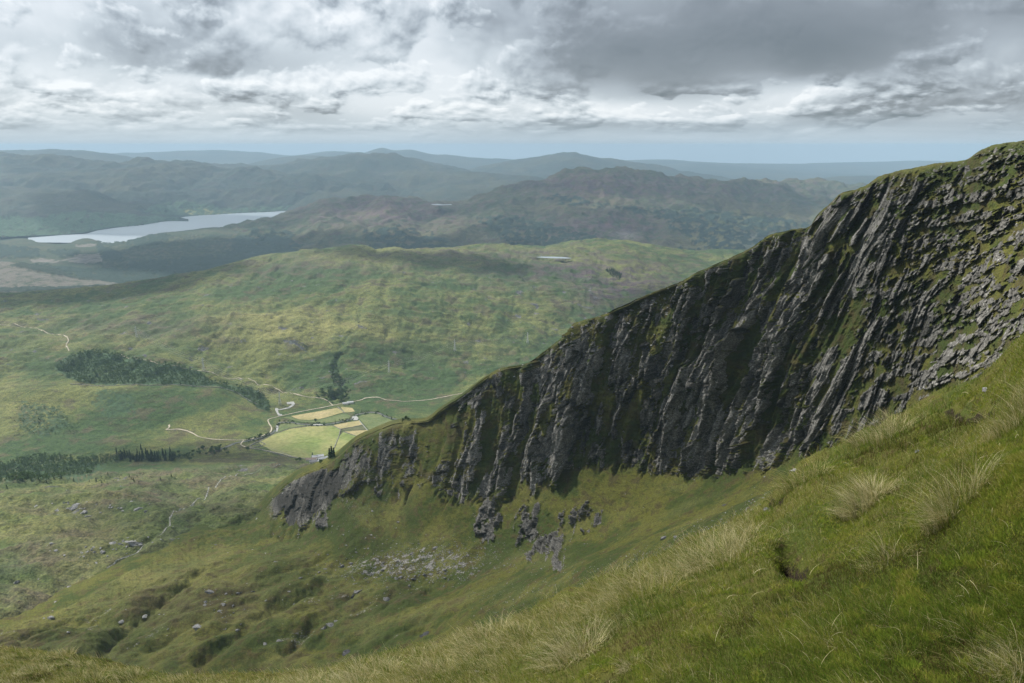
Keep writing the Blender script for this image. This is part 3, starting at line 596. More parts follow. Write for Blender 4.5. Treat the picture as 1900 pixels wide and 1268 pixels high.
g_crag = land_mat('crag_turf', ((.038, .054, .011), (.086, .088, .018), (.058, .048, .020)), 70, rockc=((.080, .077, .070), (.28, .27, .252)), heather=(.055, .046, .020), bump=1.0, fine=1.1, speck=.85)
wet = np.clip(.62 * nose + .5 * lowr + .32 * cleft * cl + .55 * crk * rm_ * (cl + lowc) + .4 * sstep(fbm((q + wob) / 45, py / 110, 5, 193, .6), .08, .3) * cl, 0, .9)  # shade painted into clefts, cracks, nose and lower crags; plus stain streaks
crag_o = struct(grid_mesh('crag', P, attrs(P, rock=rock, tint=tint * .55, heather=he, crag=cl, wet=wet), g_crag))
KP = P

# ------------------------------------------------------------------ foreground turf slope
F = [
 [(-420, 1600, 9), (0, 1600, 8), (400, 1600, 5), (800, 1600, 2.2), (1200, 1600, 1.5), (1900, 1600, 1.2), (2400, 1500, 1.3)],
 [(-420, 1300, 16), (0, 1300, 15), (400, 1310, 12), (800, 1300, 6), (1200, 1280, 3.6), (1600, 1270, 2.7), (1900, 1270, 2.3), (2400, 1200, 2.2)],
 [(-420, 1230, 19), (0, 1237, 18), (400, 1278, 14.5), (800, 1240, 9), (1000, 1190, 7.5), (1200, 1120, 6.4), (1500, 1020, 5.3), (1700, 950, 4.8), (1900, 880, 4.2), (2400, 700, 3.5)],
 [(-420, 1180, 22), (0, 1203, 22), (100, 1213, 21), (200, 1232, 20), (330, 1256, 18), (430, 1262, 17), (560, 1257, 16), (700, 1234, 15), (850, 1192, 14), (1000, 1145, 13), (1100, 1093, 12.5), (1200, 1057, 12), (1300, 1015, 12), (1400, 968, 12.5), (1450, 925, 13), (1480, 890, 13), (1520, 866, 13), (1600, 824, 13), (1650, 800, 13), (1750, 752, 12), (1850, 708, 10), (1880, 680, 9), (1900, 650, 8.5), (2050, 590, 8), (2400, 450, 7)],
]
cols = np.linspace(-420, 2400, 900)
Ls = [line(f, cols) for f in F]
e = Ls[-1]; s = e.copy(); s[:, 0] *= 1.35; s[:, 1] *= 1.35; s[:, 2] = CAMZ - (CAMZ - e[:, 2]) * 1.7 - 1
s2 = line(K[0], cols) * .65 + line(K[1], cols) * .35; s2[:, 2] -= .3
Ls += [s, s * .6 + s2 * .4, s2]
ra_ = Ls[0].copy(); sd_ = np.clip((cols - 950) / 950, 0, 2)[:, None] * np.array([1.0, 0, 0])     # the turf goes on behind the viewpoint
Ls = [ra_ * np.array([1.5, 1, 1]) + sd_ * 6 + np.array([0, -14, 1.0]), ra_ + sd_ * 2.5 + np.array([0, -3.5, .35])] + Ls
P, seg = loft(Ls, [20, 20, 60, 170, 190, 40, 40, 40]); seg = seg - 2
px, py = pix(P); sg = seg[:, None] + 0 * px
X, Yw = P[..., 0], P[..., 1]
fr_ = (sg > -.9) & (sg < 3.3)
ff = np.clip(Yw / 9, .25, 1.2) * (1 - .75 * np.exp(-((sg - 3) / .08) ** 2))
P[..., 2] += ff * (.36 * fbm(X / 1.7, Yw / 1.7, 4, 170, .5) + .14 * fbm(X / .45, Yw / .45, 4, 173, .6))
# eroded peaty hollow and the mossy bank at the right
P[..., 2] -= fr_ * (.34 * blob(px, py, 1475, 1030, 26, 30) + .10 * blob(px, py, 1790, 768, 70, 10))
P[..., 2] += fr_ * (.22 * blob(px, py, 1900, 950, 110, 90) + .25 * blob(px, py, 1920, 700, 80, 60))
peat = fr_ * np.clip(1.4 * blob(px, py, 1478, 1035, 26, 28) + blob(px, py, 1800, 765, 60, 7) + .9 * blob(px, py, 1440, 905, 22, 10) + blob(px, py, 1440, 940, 16, 8) + .5 * blob(px, py, 1560, 1120, 40, 12), 0, 1)
def turf_mat():
    m = bpy.data.materials.new('turf_soil'); m.use_nodes = True; N = NT(m.node_tree)
    pos = N.n('ShaderNodeNewGeometry').outputs['Position']
    n1 = N.noise(pos, .7, 5, .6); n2 = N.noise(pos, 6, 6, .7); n3 = N.noise(pos, 40, 4, .7)
    c = N.mix(N.ss(n1, .4, .6), (.045, .060, .012), (.075, .075, .018)); c = N.mix(N.ss(n2, .5, .7), c, (.055, .038, .020))
    c = N.mix(N.ss(n3, .5, .7), c, (.10, .11, .03))
    pe = N.n('ShaderNodeAttribute', attribute_name='peat').outputs['Fac']
    c = N.mix(N.ss(N.m('ADD', pe, N.m('MULTIPLY', N.m('SUBTRACT', n2, .5), .8)), .4, .6), c, N.mix(N.ss(n3, .4, .6), (.012, .009, .006), (.034, .026, .018)))
    bs = N.n('ShaderNodeBsdfPrincipled', inp={'Base Color': c, 'Roughness': .95}); bs.inputs['Specular IOR Level'].default_value = .1
    h = N.m('ADD', N.m('MULTIPLY', n2, .06), N.m('MULTIPLY', n3, .02))
    bp = N.n('ShaderNodeBump', inp={'Strength': 1.0, 'Distance': 1.0, 'Height': h}); N.nt.links.new(bp.outputs[0], bs.inputs['Normal'])
    N.n('ShaderNodeOutputMaterial', inp={0: bs.outputs[0]}); return m
ext_ = np.stack([P[:, -1] + k_ * np.array([1.0, -.12, .24]) for k_ in (.5, 1.2, 2.2, 4, 7, 12, 20, 32, 50)], 1)
Pe_ = np.concatenate([P, ext_], 1); pe_ = np.concatenate([peat, np.zeros(ext_.shape[:2])], 1)
slope_o = struct(grid_mesh('slope', Pe_, dict(peat=pe_), turf_mat()))
FP = P; FPX_, FPY_ = px, py; FSG = sg; FPEAT = peat

# water
water_m = bpy.data.materials.new('loch_water'); water_m.use_nodes = True
N = NT(water_m.node_tree); pos = N.n('ShaderNodeNewGeometry').outputs['Position']
wn = N.noise(N.v('MULTIPLY', pos, (1, .25, 1)), .02, 5, .6)
bs = N.n('ShaderNodeBsdfPrincipled', inp={'Base Color': (.20, .24, .28, 1), 'Roughness': .42, 'IOR': 1.6})
bp = N.n('ShaderNodeBump', inp={'Strength': .25, 'Distance': 1.5, 'Height': wn}); N.nt.links.new(bp.outputs[0], bs.inputs['Normal'])
N.n('ShaderNodeOutputMaterial', inp={0: bs.outputs[0]})
def flat_water(name, pts, z, mat=water_m):
    V = []
    for x, y in pts:
        w = world(x, y, 1.0); k = (CAMZ - z) / (CAMZ - w[2]); V.append((w[0] * k, k, z))
    me = bpy.data.meshes.new(name); me.from_pydata(V, [], [range(len(V))]); me.materials.append(mat)
    o = bpy.data.objects.new(name, me); col.objects.link(o); return struct(o)
#==DETAILS==
# ------------------------------------------------------------------ ray lookup on the built land
def bvh_of(P, st=1):
    Q = P[::st, ::st]; r, c = Q.shape[:2]; i = np.arange(r * c).reshape(r, c)
    q = np.stack([i[:-1, :-1], i[:-1, 1:], i[1:, 1:], i[1:, :-1]], -1).reshape(-1, 4)
    return BVHTree.FromPolygons(Q.reshape(-1, 3).tolist(), q.tolist())
BV = bvh_of(VP); BK = bvh_of(KP); BF = bvh_of(FP)
CAM = Vector((0, 0, CAMZ))
def hit(bv, px, py):
    d = Vector(world(px, py, 1.0).tolist()) - CAM
    l, n, i, dd = bv.ray_cast(CAM, d.normalized(), 60000); return l
def drop(bv, x, y):
    l, n, i, dd = bv.ray_cast(Vector((x, y, 3000)), Vector((0, 0, -1)), 6000); return l
def hit2(px, py):
    a = hit(BV, px, py); b = hit(BK, px, py)
    if a is None or b is None: return a or b
    return a if (a - CAM).length < (b - CAM).length else b
def c8(pts): return [(420 + x / 6.333, 720 + y / 6.333) for x, y in pts]

# ------------------------------------------------------------------ lochs and lochans
flat_water('loch', [(52, 441.5), (110, 437), (160, 434), (180, 428), (215, 423), (260, 417), (320, 409), (338, 403), (365, 400), (400, 398), (440, 395.5), (500, 393), (560, 388), (620, 386), (620, 400), (560, 420), (460, 445), (300, 452), (52, 450)], 106)
def lochan(pts, bv, dz, name='lochan'):
    a = [world(x, y, 1) for x, y in pts]; c = hit(bv, sum(p[0] for p in pts) / len(pts), sum(p[1] for p in pts) / len(pts))
    return flat_water(name, pts, c.z + dz)
BP = bvh_of(P_pur)
lochan([(994, 477.4), (1004, 476.4), (1025, 476.5), (1045, 477.2), (1062, 479.3), (1052, 480), (1030, 479.6), (1010, 478.9)], BV, 12.8)
lochan([(799, 379.5), (812, 378.6), (822, 379.8), (838, 379.0), (838, 380.6), (820, 381), (805, 380.9)], BP, 16.0)

# ------------------------------------------------------------------ fields, roads, river: sheets draped on the valley floor
from mathutils.geometry import delaunay_2d_cdt
def drape(name, outline, off, mat, step=12.0, bv=None):
    bv = bv or BV
    W = [hit(bv, x, y) for x, y in outline]; W = [w for w in W if w]
    pts = []
    for a, b in zip(W, W[1:] + W[:1]):
        n = max(1, int((a.xy - b.xy).length / step))
        pts += [a.xy.lerp(b.xy, k / n) for k in range(n)]
    pa = np.array([tuple(p) for p in pts]); ne = len(pa)
    x0, y0 = pa.min(0); x1, y1 = pa.max(0)
    gx, gy = np.meshgrid(np.arange(x0, x1, step), np.arange(y0, y1, step)); gx, gy = gx.ravel(), gy.ravel()
    ins = in_poly(gx, gy, pa)
    allp = [Vector(p) for p in pa] + [Vector((a, b)) for a, b in zip(gx[ins], gy[ins])]
    vo, _, fo_, *_r = delaunay_2d_cdt(allp, [], [list(range(ne))], 1, 1e-4)
    V = []
    for v in vo:
        l = drop(bv, v.x, v.y); V.append((v.x, v.y, (l.z if l else 200) + off))
    me = bpy.data.meshes.new(name); me.from_pydata(V, [], fo_); me.materials.append(mat)
    for p in me.polygons: p.use_smooth = True
    me.update()
    o = bpy.data.objects.new(name, me); col.objects.link(o); return o
def ribbon(name, pts, w, off, mat, bv=None, step=8.0, wvar=0.0, closed=False):
    bv = bv or BV
    W = [hit(bv, x, y) for x, y in pts]; W = [v for v in W if v]
    # smooth the plan line
    s = [0]
    for a, b in zip(W, W[1:]): s.append(s[-1] + max((a.xy - b.xy).length, .01))
    t = np.arange(0, s[-1], step); X = pchip(s, [a.x for a in W], t); Y = pchip(s, [a.y for a in W], t)
    dx = np.gradient(X); dy = np.gradient(Y); l = np.hypot(dx, dy) + 1e-6; nx, ny = -dy / l, dx / l
    V = []; ww = w * (1 + wvar * fbm(t / 20, t * 0, 3, 7))
    for i in range(len(t)):
        for k in (-1, 0, 1):
            x, y = X[i] + nx[i] * ww[i] * .5 * k, Y[i] + ny[i] * ww[i] * .5 * k
            h = drop(bv, x, y); V.append((x, y, (h.z if h else 200) + off + (.15 if k == 0 else 0)))
    F_ = []
    for i in range(len(t) - 1):
        for k in range(2): a = i * 3 + k; F_.append((a, a + 1, a + 4, a + 3))
    return tri_mesh(name, V, F_, mat, smooth=True)
f_lush = simple_mat('pasture_green', (.13, .17, .045), .95, (.21, .21, .08), .012)
f_tan = simple_mat('hay_meadow', (.22, .20, .085), .95, (.30, .25, .13), .02)
f_dull = simple_mat('rough_pasture', (.075, .105, .035), .95, (.11, .13, .05), .02)
f_dark = simple_mat('dark_rushes', (.06, .075, .03), .95, (.09, .09, .045), .03)
road_m = simple_mat('gravel_track', (.22, .20, .15), .95, (.38, .34, .27), .05)
pad_m = simple_mat('gravel_pad', (.22, .23, .225), .95, (.31, .31, .30), .1)
river_m = simple_mat('river_bed', (.035, .045, .04), .4, (.10, .10, .09), .05)
big = c8([(385, 635), (470, 590), (560, 545), (650, 510), (750, 480), (870, 460), (1000, 450), (1120, 447), (1240, 445), (1290, 465), (1340, 495), (1325, 560), (1295, 640), (1262, 720), (1215, 770), (1150, 800), (1050, 815), (950, 825), (800, 815), (700, 795), (600, 765), (520, 735), (460, 700), (400, 670)])
struct(drape('field', big, .5, f_lush))
struct(drape('field', c8([(1372, 520), (1410, 527), (1560, 582), (1640, 600), (1400, 720), (1340, 800), (1290, 820), (1220, 775), (1268, 718), (1300, 640), (1332, 565)]), .5, f_lush))
struct(drape('field', c8([(1390, 515), (1480, 507), (1650, 497), (1712, 545), (1660, 590), (1560, 578)]), .55, f_tan))
struct(drape('field', c8([(1258, 440), (1400, 412), (1560, 385), (1600, 435), (1480, 462), (1350, 485), (1300, 465)]), .5, f_tan))
struct(drape('field', c8([(1355, 490), (1480, 465), (1602, 440), (1648, 492), (1480, 503), (1400, 512)]), .5, f_dark))
struct(drape('field', c8([(760, 332), (880, 312), (1010, 290), (1160, 262), (1300, 237), (1350, 260), (1380, 288), (1280, 318), (1170, 350), (1080, 372), (960, 378), (860, 374), (790, 350)]), .5, f_tan))
struct(drape('field', c8([(650, 345), (740, 340), (780, 355), (860, 380), (960, 384), (1080, 378), (1180, 355), (1290, 324), (1400, 300), (1460, 330), (1450, 362), (1320, 395), (1180, 412), (1050, 412), (880, 400), (760, 375)]), .45, f_dull))
struct(drape('field', c8([(1342, 227), (1410, 232), (1480, 237), (1510, 278), (1450, 288), (1390, 290), (1360, 250)]), .5, f_tan))
struct(drape('field', c8([(1540, 345), (1610, 315), (1690, 302), (1780, 308), (1840, 330), (1900, 362), (2000, 400), (2100, 440), (2000, 560), (1730, 545), (1640, 450), (1575, 385)]), .5, f_dull))
struct(drape('field', c8([(640, 430), (760, 415), (900, 432), (1000, 442), (860, 455), (740, 475), (640, 508), (560, 540), (600, 480)]), .4, f_dull))
struct(drape('gravel_pad', c8([(708, 172), (790, 163), (806, 190), (785, 216), (745, 240), (690, 252), (606, 264), (612, 290), (628, 310), (655, 312), (655, 326), (610, 330), (588, 290), (572, 262), (575, 240), (605, 240), (612, 255), (680, 243), (730, 228), (765, 205), (768, 190), (715, 196)]), .7, pad_m, 6))
ROADS = [
 ([(-60, 598), (0, 603), (40, 607), (85, 617), (110, 622), (122, 625), (127, 633), (123, 642), (129, 653)], 3.1),
 ([(225, 658), (250, 664), (280, 671), (335, 681), (365, 688), (400, 695), (440, 702), (470, 707), (490, 714), (520, 726), (560, 735), (590, 739), (605, 743), (618, 753)], 2.8),
 ([(900, 722), (862, 729), (830, 736), (790, 743), (735, 744), (690, 738), (655, 746), (617, 753), (560, 764), (520, 773), (507, 776), (498, 779), (499, 786), (504, 795), (502, 802), (490, 808), (470, 814), (455, 817), (440, 817.5), (400, 816), (372, 812), (356, 804), (342, 799), (330, 797), (308, 798)], 3.3),
 ([(452, 818), (447, 824), (452, 829), (480, 834), (520, 842), (555, 850), (574, 852)], 2.8),
]
for pts, w in ROADS: struct(ribbon('road', pts, w, .9, road_m, wvar=.3))
struct(ribbon('road', [(308, 798), (314, 794), (313, 787)], 4, .9, road_m))
RIVER = [(400, 838), (425, 828), (440, 822)] + c8([(200, 636), (300, 615), (400, 592), (480, 560), (560, 520), (596, 480), (600, 440), (630, 408), (740, 408), (900, 432), (1050, 437), (1200, 428), (1350, 400), (1480, 368), (1515, 325), (1600, 303), (1700, 290), (1790, 300), (1850, 330), (1900, 350), (2000, 372), (2150, 400)])
struct(ribbon('river', RIVER, 7, .75, river_m, wvar=.4))
struct(drape('river_gravel', c8([(1480, 340), (1530, 335), (1555, 360), (1540, 382), (1490, 385), (1478, 360)]), 1.0, pad_m, 4))
struct(drape('river_gravel', c8([(1010, 432), (1090, 428), (1140, 432), (1130, 440), (1050, 443), (1005, 440)]), 1.0, pad_m, 4))
struct(drape('river_gravel', c8([(590, 440), (608, 440), (612, 480), (600, 520), (585, 515)]), 1.0, pad_m, 4))
# the burn that threads the moor
stream_m = simple_mat('burn_stones', (.06, .07, .05), .7, (.24, .24, .23), .4)
struct(ribbon('burn', [(520, 862), (440, 880), (400, 905), (372, 925), (335, 945), (318, 958), (305, 985), (262, 1018), (235, 1035), (200, 1055), (186, 1068), (178, 1090)], 1.8, .35, stream_m, step=3, wvar=1.6))

# ------------------------------------------------------------------ stone walls and fences round the fields
wall_m = simple_mat('dry_stone', (.12, .12, .11), .95, (.25, .24, .22), .4)
def wall(pts, w, h, label, mat=wall_m, name='stone_wall', group='field boundaries in the glen'):
    W = [hit(BV, x, y) for x, y in pts]; s = [0]
    for a, b in zip(W, W[1:]): s.append(s[-1] + max((a.xy - b.xy).length, .01))
    t = np.arange(0, s[-1] + 3, 6.0); X = np.interp(t, s, [a.x for a in W]); Y = np.interp(t, s, [a.y for a in W])
    dx = np.gradient(X); dy = np.gradient(Y); l = np.hypot(dx, dy) + 1e-6; nx, ny = -dy / l * w / 2, dx / l * w / 2
    V = []
    for i in range(len(t)):
        z = drop(BV, X[i], Y[i]).z; hh = h * (1 + .25 * random.uniform(-1, 1))
        V += [(X[i] - nx[i], Y[i] - ny[i], z - .5), (X[i] - nx[i] * .6, Y[i] - ny[i] * .6, z + hh), (X[i] + nx[i] * .6, Y[i] + ny[i] * .6, z + hh), (X[i] + nx[i], Y[i] + ny[i], z - .5)]
    F_ = []
    for i in range(len(t) - 1):
        for k in range(3): a = i * 4 + k; F_.append((a, a + 1, a + 5, a + 4))
    n = len(V) - 4; F_ += [(3, 2, 1, 0), (n, n + 1, n + 2, n + 3)]
    return tag(tri_mesh(name, V, F_, mat), label, 'wall', group)
wall(c8([(1340, 495), (1325, 560), (1295, 640), (1262, 718)]), 2.0, 1.8, 'dark field wall running down between the big pale field and the field beside it')
wall(c8([(1560, 385), (1600, 435), (1650, 492), (1712, 545)]), 2.0, 1.6, 'pale field wall slanting down beside the striped green field at the right', pad_m)
wall(c8([(1240, 445), (1290, 465), (1345, 490)]), 1.8, 1.5, 'short wall at the upper right corner of the big pale field')
wall(c8([(1380, 520), (1460, 548), (1560, 580)]), 1.8, 1.5, 'low wall under the small tan field near the crag')
wall(c8([(1350, 486), (1480, 463), (1600, 437)]), 1.6, 1.3, 'wall along the top of the dark rushy strip')
wall(c8([(385, 635), (560, 545), (750, 480), (1000, 450), (1240, 445)]), 1.8, 1.4, 'long low wall along the river side of the big pale field')
wall(c8([(240, 712), (380, 722), (520, 757), (700, 808), (830, 826)]), 1.8, 1.5, 'low wall beside the farm track below the big pale field')
wall(c8([(1310, 225), (1350, 262), (1390, 294)]), 2.0, 1.6, 'wall between the upper meadow and the small tan field by the lodge')
wall(c8([(460, 700), (620, 745), (760, 800)]), 1.2, 1.0, 'thin fence bank crossing the green foot of the big pale field')
wall(c8([(385, 635), (460, 662), (400, 690), (310, 700), (270, 690), (330, 650), (385, 635)]), 1.8, 1.6, 'ring of old stone walls of a sheepfold beside the bend in the track', name='sheepfold', group=None)
wall(c8([(300, 672), (370, 662), (420, 672)]), 1.6, 1.4, 'inner wall dividing the old stone sheepfold', name='sheepfold_wall', group=None)
wall([(130, 712.5), (165, 715.5), (220, 716), (280, 716), (340, 715), (390, 719), (440, 729), (480, 752)], 2.0, 1.4, 'long low wall under the lower edge of the birch wood')

# ------------------------------------------------------------------ farm buildings
bm_wall = simple_mat('harled_wall', (.62, .60, .56), .9, (.72, .70, .66), .5); bm_slate = simple_mat('slate_roof', (.13, .13, .145), .7, (.2, .2, .215), .6)
bm_tin = simple_mat('tin_roof', (.27, .28, .30), .5, (.40, .41, .43), .3, spec=.5); bm_dark = simple_mat('dark_opening', (.02, .02, .022), .5, (.03, .03, .03), 1)
bm_rust = simple_mat('brown_roof', (.16, .12, .10), .8, (.22, .17, .14), .5)
def box(x0, x1, y0, y1, z0, z1):
    V = [(x, y, z) for z in (z0, z1) for x, y in ((x0, y0), (x1, y0), (x1, y1), (x0, y1))]
    return V, [(0, 3, 2, 1), (4, 5, 6, 7), (0, 1, 5, 4), (1, 2, 6, 5), (2, 3, 7, 6), (3, 0, 4, 7)]
def building(px, py, L, W, H, RH, rz, name, cat, label, roof, wl=bm_wall, nwin=3, chim=0, bv=None, group=None):
    c = hit(bv or BV, px, py)
    e = bpy.data.objects.new(name, None); col.objects.link(e); e.location = (c.x, c.y, c.z - .3); e.rotation_euler = (0, 0, rz); tag(e, label, cat, group)
    V, F_ = box(-L / 2, L / 2, -W / 2, W / 2, -1.5, H)
    V += [(-L / 2, 0, H + RH - .05), (L / 2, 0, H + RH - .05)]; me = bpy.data.meshes.new('wall')
    F_ = [F_[2], F_[4]] + [(0, 4, 8, 7, 3), (1, 2, 6, 9, 5)]; me.from_pydata(V, [], F_); me.materials.append(wl)
    o = bpy.data.objects.new('wall', me); col.objects.link(o); o.parent = e
    ov = .4; sl = RH / (W / 2); t = .22
    z0 = H - ov * sl
    sec = [(-W / 2 - ov, z0), (0, H + RH), (W / 2 + ov, z0), (W / 2 + ov, z0 + t), (0, H + RH + t), (-W / 2 - ov, z0 + t)]
    RV = [(x, y, z) for x in (-L / 2 - ov, L / 2 + ov) for y, z in sec]
    RF = [[i, (i + 1) % 6, (i + 1) % 6 + 6, i + 6] for i in range(6)] + [(5, 4, 1, 0), (4, 3, 2, 1), (6, 7, 10, 11), (7, 8, 9, 10)]
    r = tri_mesh('roof', RV, RF, roof, e)
    for k in range(nwin):
        x = -L / 2 + L * (k + .5) / nwin
        for s in (-1, 1):
            V2, F2 = box(x - .55, x + .55, s * W / 2 - .06, s * W / 2 + .06, 1.0, 2.2)
            tri_mesh('window', V2, F2, bm_dark, e)
    V2, F2 = box(L / 2 - .06, L / 2 + .07, -.9, .9, -.3, 2.1); tri_mesh('door', V2, F2, bm_dark, e)
    for k in range(chim):
        x = (-L / 2 + .8, L / 2 - .8)[k % 2]
        V2, F2 = box(x - .5, x + .5, -.4, .4, H + RH - .8, H + RH + 1.3); tri_mesh('chimney', V2, F2, wl, r)
    return e
building(578, 854.5, 24, 11, 4.5, 2.6, R(8), 'barn', 'barn', 'long brown roofed barn at the left front of the farm steading', bm_rust, nwin=4)
building(590, 849.5, 26, 12, 5.0, 2.6, R(20), 'barn', 'barn', 'biggest pale metal roofed shed at the top of the farm steading', bm_tin, nwin=4)
building(599, 853, 22, 10, 4.2, 2.4, R(32), 'barn', 'barn', 'grey metal roofed shed at the right end of the farm steading nearest the conifers', bm_tin, nwin=3)
building(584, 850.5, 14, 7, 4.2, 2.6, R(12), 'farm_shed', 'shed', 'small slate roofed shed between the brown barn and the biggest metal shed', bm_slate, nwin=2)
building(582, 860.0, 13, 7, 4.6, 2.8, R(10), 'farmhouse', 'house', 'white walled farmhouse at the lower edge of the steading', bm_slate, nwin=3, chim=2)
building(591, 858, 8, 5, 3, 1.6, R(30), 'farm_shed', 'shed', 'tiny white shed right of the farmhouse', bm_tin, nwin=1)
building(641, 750.3, 15, 7, 4.0, 2.0, R(10), 'roadside_shed', 'shed', 'left pale metal roofed shed beside the glen road', bm_tin, nwin=3)
building(650, 748.8, 17, 8, 4.4, 2.2, R(12), 'roadside_shed', 'shed', 'right pale metal roofed shed beside the glen road', bm_tin, nwin=4)

# ------------------------------------------------------------------ pylons and their wires
steel = simple_mat('galvanised_steel', (.36, .37, .37), .6, (.44, .45, .45), .2, spec=.4); wire_m = simple_mat('wire', (.30, .31, .31), .5, (.34, .34, .34), .5)
glass_m = simple_mat('insulator', (.12, .10, .09), .3, (.16, .13, .12), 1)
def beams(segs, t):
    V, F_ = [], []
    for a, b in segs:
        a, b = Vector(a), Vector(b); d = (b - a).normalized(); u = d.orthogonal().normalized() * t; w = d.cross(u)
        n = len(V)
        for p in (a, b): V += [tuple(p + u), tuple(p + w), tuple(p - u), tuple(p - w)]
        for k in range(4): F_.append((n + k, n + (k + 1) % 4, n + 4 + (k + 1) % 4, n + 4 + k))
    return V, F_
ARMS = ((22, 5.5), (28.5, 7.0), (35, 5.0))
def make_pylon():
    e = bpy.data.objects.new('pylon', None); col.objects.link(e)
    hw = lambda z: 3.6 * (1 - z / 22) + 1.0 * (z / 22) if z < 22 else 1.0 - .75 * (z - 22) / 18
    zs = [-1, 5, 10, 14, 18, 22, 25.3, 28.5, 31.8, 35, 40]
    S_ = []
    cr = ((1, 1), (1, -1), (-1, -1), (-1, 1))
    for z0, z1 in zip(zs, zs[1:]):
        a, b = hw(max(z0, 0)), hw(z1)
        for k in range(4):
            (x, y), (x2, y2) = cr[k], cr[(k + 1) % 4]
            S_ += [((x * a, y * a, z0), (x * b, y * b, z1)), ((x * a, y * a, z0), (x2 * b, y2 * b, z1)), ((x2 * a, y2 * a, z0), (x * b, y * b, z1)), ((x * b, y * b, z1), (x2 * b, y2 * b, z1))]
    V, F_ = beams(S_, .17); tri_mesh('lattice_tower', V, F_, steel, e)
    for z, w in ARMS:
        for s in (-1, 1):
            b = hw(z)
            V, F_ = beams([((s * b, b, z), (s * w, 0, z + .3)), ((s * b, -b, z), (s * w, 0, z + .3)), ((s * b * .8, 0, z + 2.2), (s * w, 0, z + .3)), ((s * w * .5, .4, z + .1), (s * w * .5, 0, z + 1.4))], .17)
            tri_mesh('crossarm', V, F_, steel, e)
            V, F_ = beams([((s * w, 0, z + .3), (s * w, 0, z - 2.4))], .18); tri_mesh('insulator', V, F_, glass_m, e)
    return e
def copy_tree(o, parent=None):
    c = o.copy(); col.objects.link(c); c.parent = parent
    for ch in o.children: copy_tree(ch, c)
    return c
PY = [((254, 627), 'pylon farthest to the left, alone on the pale slope above the birch wood'), ((378, 687), 'pylon standing just above the track at the right tip of the birch wood'),
      ((519.5, 751), 'pylon beside the gravel loop near the road bend in the glen'), ((722, 692), 'pylon on the green slope to the right of the tree lined gully'),
      ((844, 651), 'pylon high on the rocky slope above the glen road'), ((979, 637), 'faintest pylon, on the slope where the wires vanish behind the crag')]
pyl = []; base = make_pylon()
for i, ((x, y), lab) in enumerate(PY):
    o = base if i == 0 else copy_tree(base); o.location = hit(BV, x, y); tag(o, lab, 'pylon', 'pylons carrying the power line through the glen'); pyl.append(o)
L_ = [o.location.copy() for o in pyl]
for i, o in enumerate(pyl):
    a = L_[max(i - 1, 0)]; b = L_[min(i + 1, len(L_) - 1)]; d = (b - a); o.rotation_euler = (0, 0, math.atan2(d.y, d.x) - R(90)); o.scale = (1.0,) * 3
bpy.context.view_layer.update()
SPAN = ['between leftmost pylon and wood tip pylon', 'between wood tip pylon and gravel loop pylon', 'between gravel loop pylon and pylon right of gully', 'between pylon right of gully and rocky slope pylon', 'between rocky slope pylon and faintest pylon']
for i in range(5):
    for z, w in ARMS:
        for s in (-1, 1):
            a = pyl[i].matrix_world @ Vector((s * w, 0, z - 2.4)); b = pyl[i + 1].matrix_world @ Vector((s * w, 0, z - 2.4))
            n = 18; P_ = [a.lerp(b, k / n) - Vector((0, 0, .03 * (b - a).length * 4 * (k / n) * (1 - k / n))) for k in range(n + 1)]
            V, F_ = beams(list(zip(P_, P_[1:])), .085)
            tag(tri_mesh('power_cable', V, F_, wire_m), 'thin wire ' + SPAN[i], 'cable', 'wires ' + SPAN[i])

# ------------------------------------------------------------------ trees
def leaf_mat(name, a, b, tr=.25):
    m = bpy.data.materials.new(name); m.use_nodes = True; N = NT(m.node_tree)
    g = N.n('ShaderNodeNewGeometry'); n = N.noise(g.outputs['Position'], .12, 3, .6)
    oi = N.n('ShaderNodeObjectInfo').outputs['Random']
    c = N.mix(N.ss(n, .35, .65), a, b); c = N.mix(N.m('MULTIPLY', oi, .3), c, b)
    d = N.n('ShaderNodeBsdfDiffuse', inp={0: c}); t = N.n('ShaderNodeBsdfTranslucent', inp={0: c})
    mx = N.n('ShaderNodeMixShader', inp={0: tr, 1: d.outputs[0], 2: t.outputs[0]}); N.n('ShaderNodeOutputMaterial', inp={0: mx.outputs[0]}); return m
con_m = leaf_mat('conifer_needles', (.028, .052, .026), (.050, .078, .034)); bro_m = leaf_mat('birch_leaves', (.045, .082, .030), (.085, .125, .045)); bark_m = simple_mat('bark', (.10, .085, .07), .95, (.2, .18, .16), 2)
def leaf_cloud(C, S, rg):
    """one small random facet per centre"""
    n = len(C); a = rg.normal(size=(n, 3)); a /= np.linalg.norm(a, axis=1, keepdims=True); b = np.cross(a, rg.normal(size=(n, 3))); b /= np.linalg.norm(b, axis=1, keepdims=True)
    c = np.cross(a, b); s = S[:, None]
    V = np.stack([C + a * s, C - a * s * .6 + b * s * .8, C - a * s * .5 - b * s * .8 + c * s * .3], 1).reshape(-1, 3)
    return V, np.arange(n * 3).reshape(-1, 3)
def conifer_pts(rg, n, h):
    t = rg.random(n) ** .8; r = (1 - t) * .17 * h + .02 * h; an = rg.random(n) * 6.283; rr_ = r * (.45 + .55 * rg.random(n))
    rr_ *= .75 + .25 * np.sign(np.sin(t * 26))
    return np.stack([rr_ * np.cos(an), rr_ * np.sin(an), h * (.08 + .92 * t) - .25 * rr_], 1)
